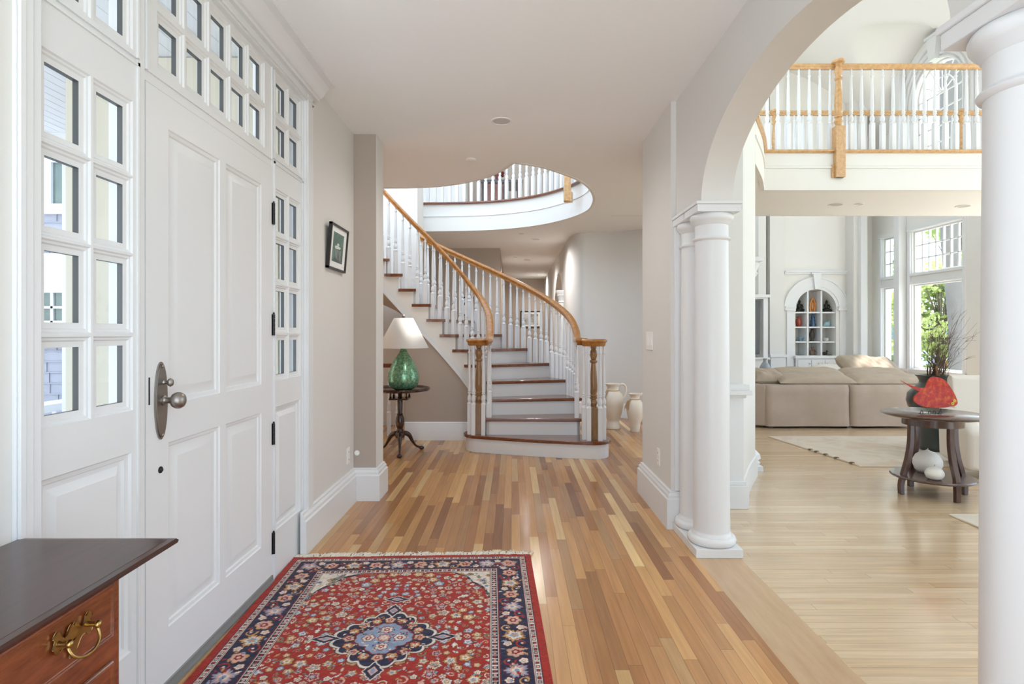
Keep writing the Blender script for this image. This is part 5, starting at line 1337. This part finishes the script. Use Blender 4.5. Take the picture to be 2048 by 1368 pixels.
fish = thing('fish_sculpture', 'red glass fish sculpture with long pointed snout on wire stand', 'sculpture', (X(1865, FY), FY, fz))
FP = [(1801, 761), (1815, 768), (1832, 774), (1845, 776), (1850, 775), (1853, 767), (1857, 759), (1864, 754), (1873, 754), (1884, 757), (1894, 766), (1902, 777), (1909, 789), (1914, 802), (1913.5, 808), (1908, 812), (1899, 813), (1888, 815), (1870, 815.5), (1852, 814), (1838, 810), (1829, 804), (1827, 798), (1829, 792), (1834, 787), (1838, 783), (1833, 780.5), (1818, 772)]
FPm = [(at(px, py, FY)[0], at(px, py, FY)[2]) for px, py in FP]
cl = catmull([Vector((a, b_, 0)) for a, b_ in FPm]+[Vector((FPm[0][0], FPm[0][1], 0))], 3)[:-1]
m = MB(); m.prism_y([(p.x, p.y) for p in cl], FY-0.005, FY+0.005); m.build('body', REDG, fish, smooth=30, bevel=0.002)
for px, py in ((1908, 801.5), (1904, 807)):
    q = at(px, py, FY); M_ = Matrix.Translation((q[0], FY-0.006, q[2])) @ Matrix.Rotation(math.radians(90), 4, 'X')
    m = MB(); m.lathe([(0.012, 0), (0.012, 0.002), (0.005, 0.003), (0.001, 0.003)], seg=16, M=M_); ey = m.build('eye', mat('eye_yellow', (232, 196, 70), 0.3), fish); ey['label'] = 'yellow eye'
    m = MB(); m.lathe([(0.004, 0.003), (0.001, 0.005)], seg=10, M=M_); m.build('pupil', BLACK, ey)
m = MB()
for px in (1841, 1857, 1866, 1878):
    x = X(px, FY); c = fz+0.016
    m.tube([(x+0.010*math.cos(a), FY-0.012+0.004*math.sin(a*2), c+0.014*math.sin(a)) for a in [2*math.pi*i/14 for i in range(15)]], 0.0022, 6)
x0, x1 = X(1841, FY), X(1878, FY)
m.tube([(x0, FY+0.02, fz+0.003), (x0, FY-0.012, fz+0.003), (x1, FY-0.012, fz+0.003), (x1, FY+0.02, fz+0.003)], 0.0022, 6)
m.tube([(x1-0.01, FY-0.01, fz+0.012), (x1+0.006, FY-0.014, fz+0.045), (x1+0.012, FY-0.01, fz+0.03)], 0.002, 6)
m.build('stand', BLACK, fish)
# white gourds on the shelf
PAT = mat('white_ceramic', (236, 230, 222), 0.5, bump=0.05, bscale=30)
def gourd(label, px, Yg, r, h):
    x = X(px, Yg); o = lthing('ceramic_gourd', label, 'gourd', (x, Yg, 0.1565), group=None)
    m = MB(); m.lathe([(0.001, 0)] + [(r*a, h*b) for a, b in ((0.6, 0.0), (0.85, 0.12), (1.0, 0.36), (0.98, 0.55), (0.80, 0.76), (0.52, 0.88), (0.25, 0.94), (0.12, 0.97), (0.08, 1.0), (0.001, 1.0))], seg=28); m.build('body', PAT, o, smooth=60)
    m = MB(); m.tube([(0, 0, h), (0.004, 0, h+0.012)], 0.003, 6); m.build('stem', RAF, o)
gourd('larger white ceramic gourd on the lower shelf of the side table', 1855, 4.66, 0.104, 0.185)
gourd('small white ceramic gourd in front on the lower shelf of the side table', 1869, 4.44, 0.065, 0.10)
# planter with twigs
PY_ = 6.25; PX_ = X(1869, PY_)
GLZ = mat('dark_green_glaze', (44, 54, 52), 0.28, coat=0.5, var=0.4, vscale=10)
pl = lthing('planter', 'tall dark green glazed urn full of bare twigs behind the side table', 'planter', (PX_, PY_, 0.01))
m = MB(); m.lathe([(0.13, 0), (0.145, 0.01), (0.15, 0.05), (0.15, 0.30), (0.17, 0.40), (0.245, 0.47), (0.262, 0.54), (0.25, 0.62), (0.19, 0.69), (0.145, 0.735), (0.14, 0.76), (0.16, 0.80), (0.178, 0.815), (0.180, 0.825), (0.165, 0.825), (0.125, 0.76), (0.05, 0.70), (0.001, 0.69)], seg=40); m.build('pot', GLZ, pl, smooth=60)
m = MB(); q = random.Random(11)
for k in range(70):
    a = q.uniform(0, 6.28); r0 = q.uniform(0, 0.09); lean = q.gauss(0.22, 0.17); H_ = q.uniform(0.35, 0.95)*(1 if lean > 0.1 else 0.62)
    P = [Vector((r0*math.cos(a), r0*math.sin(a), 0.70))]; ang = lean*0.6
    for i in range(7):
        ang += q.uniform(-0.16, 0.16)+0.03; P.append(P[-1]+Vector((math.sin(ang)*H_/7, math.cos(a)*0.02*q.uniform(-1, 1), math.cos(ang)*H_/7)))
    m.tube(P, [0.0035-0.0004*i for i in range(8)], 4)
    for _ in range(3):
        i = q.randint(2, 6); d = ang+q.uniform(-0.7, 0.7); L_ = q.uniform(0.06, 0.2); b_ = P[i]
        m.tube([b_, b_+Vector((math.sin(d)*L_*0.5, 0, math.cos(d)*L_*0.5)), b_+Vector((math.sin(d+0.2)*L_, 0.01, math.cos(d+0.2)*L_))], [0.002, 0.0014, 0.0008], 3)
tw = m.build('twigs', mat('twig_bark', (104, 84, 70), 0.9), pl); tw['kind'] = 'stuff'
m = MB()
for k in range(4): m.ball((q.uniform(-0.04, 0.10), q.uniform(-0.08, 0), 0.83+q.uniform(0, 0.12)), 0.012, 0.010, 0.035, 8, 6)
sd2 = m.build('seed_pods', mat('seed_pod', (168, 120, 76), 0.9), pl)
# armchair
ac = lthing('armchair', 'cream upholstered armchair half hidden by the near column', 'armchair', (4.62, 5.25, 0), math.radians(-20))
mb = MB(); mb.box(-0.36, 0.40, -0.36, 0.40, 0.10, 0.36); mb.build('seat', LINEN, ac, smooth=60, bevel=0.05, seg=4)
mb = MB(); pillow(mb, (0.02, 0.0, 0.42), 0.34, 0.34, 0.09); mb.build('seat_cushion', LINEN, ac, smooth=60)
mb = MB(); mb.prism_x([(0.22, 0.30), (0.42, 0.30), (0.50, 0.84), (0.44, 0.88), (0.34, 0.86)], -0.36, 0.40); mb.build('backrest', LINEN, ac, smooth=60, bevel=0.04, seg=4)
for sg in (-1, 1):
    mb = MB(); mb.prism_x([(-0.36, 0.06), (0.36, 0.06), (0.40, 0.56), (-0.20, 0.52), (-0.38, 0.42)], sg*0.40-0.07, sg*0.40+0.07); mb.build('arm', LINEN, ac, smooth=60, bevel=0.045, seg=4)
for a in (-0.34, 0.36):
    for b_ in (-0.32, 0.36): mb = MB(); mb.box(a-0.025, a+0.025, b_-0.025, b_+0.025, 0, 0.10); mb.build('leg', DARKW, ac, smooth=0)
# console / tv unit at the left edge
tv = thing('media_cabinet', 'white media cabinet with a dark screen at the left edge of the living room', 'cabinet', (5.0, 11.4, 0))
xa_, xb_ = X(1490, 11.4), X(1536, 11.4)
m = MB(); m.box(xa_, xb_, 11.4, 11.9, 0.0, 0.76); m.box(xa_, xb_, 11.4, 11.9, 1.97, 2.03); m.box(xa_, xb_+0.03, 11.36, 11.92, 2.0, 2.06); m.box(xa_, xb_+0.03, 11.36, 11.92, 0.76, 0.80); m.box(xb_-0.09, xb_, 11.4, 11.9, 0.8, 1.97); m.box(xa_, xb_, 11.85, 11.9, 0.8, 1.97)
m.build('body', WHITE, tv, smooth=0, bevel=0.004)
m = MB(); m.box(xa_+0.02, xb_-0.14, 11.46, 11.52, 0.86, 1.93); m.build('screen', mat('dark_screen', (42, 42, 44), 0.12), tv, smooth=0, bevel=0.005)
# gray vase
vx, vy = X(1530, 9.4), 9.4
st2 = thing('console_table', 'low white console behind the sofa under the grey vase', 'table', (vx, vy, 0)); m = MB(); m.box(vx-0.3, vx+0.14, vy-0.16, vy+0.16, 0.52, 0.56); m.build('tabletop', WHITE, st2, smooth=0)
for a in (-0.28, 0.12):
    for b_ in (-0.14, 0.14): m = MB(); m.box(vx+a-0.02, vx+a+0.02, vy+b_-0.02, vy+b_+0.02, 0, 0.52); m.build('leg', WHITE, st2, smooth=0)
m = MB(); m.lathe([(0.05, 0), (0.075, 0.02), (0.088, 0.09), (0.085, 0.16), (0.06, 0.22), (0.032, 0.255), (0.028, 0.29), (0.036, 0.31), (0.026, 0.31)], c=(vx, vy, 0.56), seg=24)
tag(m.build('vase', mat('grey_marbled_glaze', (150, 156, 164), 0.3, coat=0.4, var=0.35, vscale=14), smooth=60), 'grey marbled bottle vase standing left of the sofa cushions', 'vase')
# white carved plant pedestal at the curved wall
pd = thing('carved_pedestal', 'white carved pedestal peeping out from behind the curved white wall', 'pedestal', (2.235, 5.42, 0))
m = MB(); m.box(2.10, 2.345, 5.32, 5.54, 0, 0.045); m.lathe([(0.11, 0.045), (0.12, 0.07), (0.10, 0.09), (0.125, 0.11), (0.115, 0.15), (0.085, 0.18), (0.06, 0.20)], c=(2.235, 5.43, 0), seg=14); m.build('base', WHITE, pd, smooth=30)
m = MB(); m.lathe([(0.06, 0.20), (0.055, 1.85)], c=(2.235, 5.43, 0), seg=20); m.build('shaft', WHITE, pd)
m = MB(); m.lathe([(0.055, 1.72), (0.07, 1.74), (0.055, 1.76), (0.075, 1.82), (0.10, 1.86), (0.085, 1.88), (0.12, 1.95), (0.11, 1.97)], c=(2.235, 5.43, 0), seg=12); m.box(2.12, 2.35, 5.32, 5.54, 1.97, 2.01); m.build('capital', WHITE, pd, smooth=30)

# =================================================================== NICHE OBJECTS
YN = YW+0.2
def nx(px): return X(px, YN)
NZ = {1: 1.756, 2: 1.431, 3: 1.106, 4: 0.796}
BRZ = mat('dark_bronze', (52, 50, 44), 0.35, 0.5); 
def buddha(px, label):
    o = lthing('seated_figure', label, 'figurine', (nx(px), YN, NZ[1]))
    m = MB(); m.ball((0, 0, 0.05), 0.085, 0.065, 0.045); m.ball((0, 0.01, 0.13), 0.045, 0.035, 0.075); m.ball((0, 0, 0.225), 0.028, 0.028, 0.034); m.ball((0, 0, 0.262), 0.012, 0.012, 0.012)
    for sg in (-1, 1): m.tube([(sg*0.045, 0, 0.17), (sg*0.065, -0.02, 0.11), (sg*0.02, -0.06, 0.08)], 0.014, 8); m.ball((sg*0.055, -0.045, 0.035), 0.045, 0.03, 0.025)
    m.build('body', BRZ, o, smooth=60)
    m = MB(); m.box(-0.08, 0.08, -0.06, 0.06, 0, 0.02); m.build('base', BRZ, o, smooth=0)
buddha(1599, 'dark bronze seated figurine on the top left niche shelf'); buddha(1653, 'dark bronze seated figurine on the top right niche shelf')
o = lthing('abstract_sculpture', 'amber orange abstract sculpture at the top centre of the niche', 'sculpture', (nx(1625), YN, NZ[1]))
AMB = mat('amber_glass', (206, 132, 56), 0.2, coat=0.6, var=0.3, vscale=14)
m = MB(); m.tube(catmull([Vector(p) for p in [(-0.045, 0, 0), (-0.062, 0, 0.12), (-0.03, 0, 0.24), (0.005, 0, 0.30), (0.05, 0, 0.22), (0.055, 0, 0.12), (0.035, 0, 0.0)]], 5), [0.022]*31, 10); m.ball((0, 0, 0.13), 0.04, 0.02, 0.10); m.ball((0.005, 0, 0.315), 0.022, 0.02, 0.03); m.build('body', AMB, o, smooth=60)
def vasei(nm, label, px, z, prof, m_, cat='vase'):
    m = MB(); m.lathe(prof, c=(nx(px), YN, z), seg=24); return tag(m.build(nm, m_, smooth=60), label, cat)
vasei('vase', 'brick red baluster vase on the niche shelf, second row left', 1597, NZ[2], [(0.035, 0), (0.05, 0.03), (0.066, 0.10), (0.06, 0.15), (0.032, 0.185), (0.034, 0.20), (0.055, 0.222), (0.04, 0.22)], mat('brick_glaze', (168, 70, 54), 0.3, coat=0.4))
o = lthing('blue_sculpture', 'tall deep blue glass sculpture in the second row centre of the niche', 'sculpture', (nx(1625.5), YN, NZ[2])); BLU = mat('deep_blue_glass', (30, 74, 112), 0.12, coat=0.8, var=0.5, vscale=20)
m = MB(); m.lathe([(0.06, 0), (0.064, 0.04), (0.05, 0.09), (0.056, 0.12), (0.036, 0.17), (0.044, 0.20), (0.026, 0.24), (0.030, 0.27), (0.001, 0.30)], seg=14); m.build('body', BLU, o, smooth=50)
o = lthing('glass_bird', 'pale aqua glass bird in the second row right of the niche', 'figurine', (nx(1653.5), YN, NZ[2])); AQ = mat('aqua_glass', (156, 196, 204), 0.1, coat=0.8)
m = MB(); m.ball((0, 0, 0.055), 0.075, 0.05, 0.055); m.ball((-0.04, 0, 0.03), 0.05, 0.03, 0.03); m.tube([(0.03, 0, 0.08), (0.05, 0, 0.12), (0.06, 0, 0.155)], [0.03, 0.02, 0.008], 10); m.build('body', AQ, o, smooth=60)
vasei('glass_bowl', 'flat sky blue glass bowl on the third row left of the niche', 1601, NZ[3], [(0.02, 0), (0.03, 0.01), (0.02, 0.03), (0.05, 0.06), (0.09, 0.085), (0.088, 0.088), (0.04, 0.065), (0.001, 0.05)], mat('sky_blue_glass', (150, 190, 214), 0.1, coat=0.8), 'bowl')
o = lthing('owl_sculpture', 'dark brown owl sculpture in the third row centre of the niche', 'sculpture', (nx(1624), YN, NZ[3]))
m = MB(); m.ball((0, 0, 0.14), 0.05, 0.042, 0.11); m.ball((0, -0.005, 0.235), 0.038, 0.036, 0.036); m.lathe([(0.045, 0), (0.04, 0.03), (0.03, 0.06)], seg=14)
for sg in (-1, 1): m.ball((sg*0.022, 0, 0.265), 0.010, 0.008, 0.016, 8, 6); m.ball((sg*0.042, 0.0, 0.13), 0.016, 0.03, 0.08)
m.build('body', mat('dark_brown_stone', (70, 62, 54), 0.4), o, smooth=60)
m = MB(); c = (nx(1652), YN, NZ[3])
for k in range(8):
    a = k*math.pi/4; m.ball((c[0]+0.035*math.cos(a), c[1]+0.03*math.sin(a), c[2]+0.038), 0.022, 0.02, 0.038, 8, 6)
m.lathe([(0.03, 0), (0.04, 0.02), (0.03, 0.03)], c=c, seg=14); tag(m.build('lotus_bowl', PAT, smooth=60), 'white lotus shaped bowl on the third row right of the niche', 'bowl')
o = lthing('bear_figurine', 'mottled brown seated bear figurine in the bottom row centre of the niche', 'figurine', (nx(1624.5), YN, NZ[4])); MOT = mat('mottled_brown', (122, 104, 84), 0.5, var=0.6, vscale=40)
m = MB(); m.ball((0, 0, 0.06), 0.055, 0.045, 0.06); m.ball((0, -0.01, 0.14), 0.036, 0.034, 0.034)
for sg in (-1, 1): m.ball((sg*0.028, 0, 0.17), 0.012, 0.01, 0.014, 8, 6); m.ball((sg*0.045, -0.03, 0.02), 0.022, 0.035, 0.02); m.tube([(sg*0.04, 0, 0.11), (sg*0.062, -0.03, 0.07)], 0.014, 8)
m.build('body', MOT, o, smooth=60)
o = lthing('duck_decoy', 'dark duck decoy in the bottom row right of the niche', 'figurine', (nx(1650), YN, NZ[4]))
m = MB(); m.ball((-0.02, 0, 0.035), 0.075, 0.04, 0.035); m.ball((0.04, 0, 0.085), 0.022, 0.02, 0.022); m.tube([(0.03, 0, 0.05), (0.04, 0, 0.08)], 0.016, 8); m.tube([(0.055, 0, 0.082), (0.08, 0, 0.078)], [0.009, 0.004], 6); m.build('body', mat('duck_brown', (58, 46, 38), 0.5), o, smooth=60)
m = MB(); m.box(nx(1655), nx(1668), YN-0.06, YN+0.06, NZ[4], NZ[4]+0.012); tag(m.build('flat_dish', BRZ, smooth=0, bevel=0.003), 'thin dark dish to the right of the duck decoy', 'dish')
m = MB(); m.lathe([(0.04, 0), (0.08, 0.014), (0.078, 0.017), (0.02, 0.006)], c=(nx(1598), YN, NZ[4]), seg=20); tag(m.build('glass_plate', AQ), 'shallow pale glass plate alone in the bottom left of the niche', 'plate')

# upper landing furniture seen through the curved balustrade
dk = thing('writing_desk', 'dark wooden desk on the upper landing behind the balusters', 'desk', (-0.45, 10.0, UF))
m = MB(); m.box(-0.55, 0.18, 9.9, 10.5, UF+0.64, UF+0.69); m.build('desktop', DARKW, dk, smooth=0)
for x in (-0.50, -0.12, 0.12):
    m = MB(); m.box(x-0.04, x+0.04, 9.92, 10.0, UF, UF+0.64); m.build('leg', DARKW, dk, smooth=0)
m = MB(); m.box(-0.52, -0.16, 9.95, 10.45, UF+0.05, UF+0.64); m.build('drawer_box', MAHOG, dk, smooth=0)
m = MB(); q = random.Random(2); m.lathe([(0.05, 0), (0.06, 0.1), (0.04, 0.12)], c=(-0.25, 9.98, UF+0.69), seg=14)
po = tag(m.build('flower_vase', mat('burgundy_glaze', (96, 30, 30), 0.4), smooth=50), 'burgundy flowers in a small vase on the upper landing desk', 'vase')
m = MB()
for k in range(40): m.ball((-0.25+q.uniform(-.08, .08), 9.98+q.uniform(-.07, .07), UF+0.86+q.uniform(-.08, .22)), 0.03, 0.03, 0.028, 8, 5)
m.build('flowers', mat('burgundy_petal', (120, 44, 46), 0.8, var=0.5, vscale=25), po)
m = MB(); m.box(-0.62, -0.59, 10.05, 10.09, UF, UF+1.6); m.box(-0.75, -0.5, 9.95, 10.2, UF, UF+0.02); tag(m.build('black_upright', BLACK, smooth=0), 'thin black upright stand at the left of the upper landing desk', 'stand')  # plain black upright on a foot, gives no light

# =================================================================== OUTSIDE, ENTRANCE SIDE
CRW = mat('cream_siding', (206, 199, 180), 0.7); SHG = mat('weathered_shingle', (146, 148, 158), 0.85, var=0.15, vscale=8); PRW = mat('porch_white', (216, 218, 220), 0.6); DEC = mat('porch_deck', (206, 207, 208), 0.8, var=0.1)
m = MB(); m.box(-12, -1.45, -4, 14, -0.35, -0.12); struct(m.build('floor_porch', DEC, smooth=0), 'grey porch floor outside the door')
m = MB(); m.box(-4.3, -1.42, -1, 4.6, 2.90, 2.95)
for k in range(34): m.box(-4.28+k*0.083, -4.28+k*0.083+0.004, -1, 4.6, 2.8985, 2.902)
m.box(-4.3, -3.2, 4.55, 4.65, 2.74, 2.95)
struct(m.build('ceiling_porch', PRW, smooth=0), 'white beadboard porch ceiling')
m = MB(); m.box(-2.52, -1.36, 3.30, 3.40, -0.12, 2.895); m.box(-2.56, -2.48, 3.26, 3.42, -0.12, 2.86); struct(m.build('wall_porch_side', CRW, smooth=0), 'cream side wall of the porch')
m = MB(); m.box(-4.45, -4.3, -1, 4.6, 2.62, 2.95); struct(m.build('trim_21', PRW, smooth=0), 'white porch beam')
bd = thing('garage_building', 'grey shingled building with white windows outside the sidelight', 'building', (-6.0, 7.0, -0.12))
m = MB(); m.box(-8.5, -4.9, 6.9, 10, -0.12, 5.5)
for k in range(42):
    z = -0.1+k*0.13; m.box(-8.52, -4.88, 6.885-0.0, 6.9, z, z+0.012)
    x = -8.5+(0.09 if k % 2 else 0)
    while x < -4.9: m.box(x, x+0.008, 6.888, 6.9, z, z+0.13); x += 0.18+0.05*((k*7) % 3)
m.build('wall', SHG, bd, smooth=0)
def bwin(x0, x1, z0, z1, nx_, nz_, nm='window'):
    m = MB(); wall_y(m, x0-0.12, x1+0.12, 6.84, 6.89, z0-0.12, z1+0.12, [(x0, x1, z0, z1)])
    for i in range(1, nx_): x = x0+(x1-x0)*i/nx_; m.box(x-0.015, x+0.015, 6.85, 6.89, z0, z1)
    for i in range(1, nz_): z = z0+(z1-z0)*i/nz_; m.box(x0, x1, 6.85, 6.89, z-0.015, z+0.015)
    w = m.build(nm, PRW, bd, smooth=0); m = MB(); m.box(x0, x1, 6.875, 6.885, z0, z1); m.build('pane', mat('outside_pane', (96, 110, 104), 0.08, var=0.4, vscale=5), w, smooth=0)
bwin(-5.55, -5.15, 2.85, 3.35, 1, 1); bwin(-5.75, -5.15, 1.25, 1.78, 3, 3, 'garage_window')
m = MB(); m.box(-6.6, -4.88, 6.82, 6.89, 1.9, 2.25); m.build('fascia_board', PRW, bd, smooth=0)
m = MB(); m.box(-4.6, -4.35, -1, 6, 0.55, 0.62); m.box(-4.6, -4.35, -1, 6, -0.12, -0.05)
for k in range(40): m.box(-4.5, -4.46, -0.9+k*0.17, -0.86+k*0.17, -0.05, 0.55)
tag(m.build('porch_rail', PRW, smooth=0), 'white porch railing outside the sidelight', 'railing')

# =================================================================== OUTSIDE, WATER SIDE
GRASS = mat('lawn', (110, 138, 70), 0.9, var=0.3, vscale=3)
m = MB(); m.box(8.12, 13.2, -6, 12.5, -0.5, -0.15); struct(m.build('floor_bounce_slab', mat('pale_bounce_slab', (226, 226, 224), 0.8, var=0.08), smooth=0), 'added pale slab outside the window wall, bouncing daylight up to the vault')  # unseen pale slab, added to throw daylight up onto the vault
m = MB(); m.box(8.3, 40, -20, 32, -1.4, -1.2); struct(m.build('floor_lawn', GRASS, smooth=0), 'green lawn outside the living room windows')
WAT = mat('bay_water', (96, 134, 172), 0.25, spec=0.5, bump=0.2, bscale=1.2)
m = MB(); m.box(-50, 900, 30, 420, -7.1, -7.0); o = struct(m.build('floor_water', WAT, smooth=0), 'blue bay water beyond the trees')
vs = []; fs = []
for i in range(60):
    x = 40+i*14; h = 4+3*math.sin(i*0.5)+2*math.sin(i*1.3); vs += [(x, 380, -7), (x, 384, h), (x, 410, h), (x, 414, -7)]
    if i: fs += [(4*i-4+k, 4*i-4+k+1, 4*i+k+1, 4*i+k) for k in range(3)]
m = MB(); m.add(vs, fs); tag(m.build('far_shore', mat('far_wooded_hill', (122, 140, 128), 1.0), smooth=0), 'hazy wooded far shore across the bay', 'hill')
LEAFC = [mat('leaf_mid', (176, 192, 112), 0.6), mat('leaf_light', (206, 214, 146), 0.6), mat('leaf_dark', (126, 150, 88), 0.6)]
for mm in LEAFC:
    b = mm.node_tree.nodes['Principled BSDF']; n = mm.node_tree; ob = n.nodes['Material Output']
    tl = n.nodes.new('ShaderNodeBsdfTranslucent'); tl.inputs[0].default_value = b.inputs['Base Color'].default_value; mxs = n.nodes.new('ShaderNodeMixShader'); mxs.inputs[0].default_value = 0.45
    n.links.new(b.outputs[0], mxs.inputs[1]); n.links.new(tl.outputs[0], mxs.inputs[2]); n.links.new(mxs.outputs[0], ob.inputs[0])
BARK = mat('maple_bark', (112, 104, 92), 0.9, bump=0.3, bscale=20); BARKG = mat('pale_grey_bark', (112, 110, 108), 0.9, bump=0.3, bscale=20, var=0.15, vscale=6)
def leaf_blob(mb, q, c, r, n, size):
    for _ in range(n):
        d = Vector((q.gauss(0, 1), q.gauss(0, 1), q.gauss(0, 0.8))).normalized()*r*q.uniform(0.25, 1)**0.6; p = Vector(c)+d
        u = Vector((q.uniform(-1, 1), q.uniform(-1, 1), q.uniform(-.6, .6))).normalized(); w = u.cross(Vector((q.uniform(-1, 1), q.uniform(-1, 1), q.uniform(-1, 1)))).normalized(); s = size*q.uniform(0.6, 1.2)
        mb.add([p-u*s, p+w*s*0.55, p+u*s, p-w*s*0.55], [(0, 1, 2, 3)])
def tree(name, label, x, y, zg, H, spread, nblob, nleaf, size, seed, bark=BARK, gap=0):
    q = random.Random(seed); t = thing(name, label, 'tree', (x, y, zg)); tr = MB()
    tr.tube([(x, y, zg), (x+0.05, y, zg+H*0.3), (x-0.05, y+0.05, zg+H*0.6), (x, y, zg+H*0.95)], [0.10, 0.085, 0.06, 0.02], 8)
    fol = [MB(), MB(), MB()]
    for k in range(nblob):
        a = q.uniform(0, 6.28); hz = q.uniform(0.22, 1.0); rr = spread*q.uniform(0.25, 1.0)*math.sin(min(1, hz*1.1)*2.6+0.3)**0.5 if True else 0
        c = Vector((x+rr*math.cos(a), y+rr*math.sin(a)*0.8, zg+H*hz)); b0 = Vector((x, y, zg+H*hz*0.62))
        tr.tube([b0, b0.lerp(c, 0.5)+Vector((0, 0, 0.1)), c], [0.03, 0.018, 0.006], 5)
        leaf_blob(fol[q.choice((0, 0, 1, 1, 2))], q, c, q.uniform(0.25, 0.5), nleaf, size)
    tr.build('trunk', bark, t, smooth=60)
    for f_, mm in zip(fol, LEAFC):
        if f_.v: o = f_.build('foliage', mm, t, smooth=0); o['kind'] = 'stuff'
tree('maple_tree', 'sunlit green maple filling the big living room window', 11.45, 15.2, -1.2, 4.3, 1.6, 64, 80, 0.085, 4)
tree('maple_tree', 'green tree behind the narrow left living room window', 11.0, 17.6, -1.2, 5.2, 1.3, 48, 70, 0.085, 8)
tree('maple_tree', 'taller tree whose top shows in the arched window', 15.5, 19.5, -1.2, 10.5, 2.2, 46, 60, 0.12, 15)
m = MB(); m.tube([(10.35, 13.2, -1.3), (10.30, 13.2, 1.5), (10.15, 13.2, 3.6), (10.1, 13.1, 7.5)], [0.20, 0.16, 0.19, 0.22], 12)
tag(m.build('tree_trunk', BARKG, smooth=60), 'thick pale grey tree trunk at the right of the big window', 'tree trunk')
for i in range(5):
    q = random.Random(30+i); x = 10.0+i*0.75; y = 14.2+q.uniform(-.2, .3); o = MB()
    for k in range(7): leaf_blob(o, q, (x+q.uniform(-.15, .15), y+q.uniform(-.2, .2), -1.0+k*0.2), 0.22, 80, 0.06)
    ob = o.build('hedge_shrub', LEAFC[i % 2], smooth=0); tag(ob, ['leftmost', 'second from left', 'middle', 'second from right', 'rightmost'][i]+' of the green shrubs below the living room window', 'shrub', 'shrubs below the window')
nb = thing('neighbour_house', 'tan eave of a house showing through the narrow upper window', 'building', (19.4, 31, -1.2)); m = MB(); m.box(18.9, 19.9, 30, 33, -1.2, 4.7); m.build('wall', CRW, nb, smooth=0); m = MB(); m.box(18.5, 20.2, 29.6, 33.4, 4.7, 5.0); m.build('roof', mat('terracotta_roof', (186, 150, 124), 0.8), nb, smooth=0)
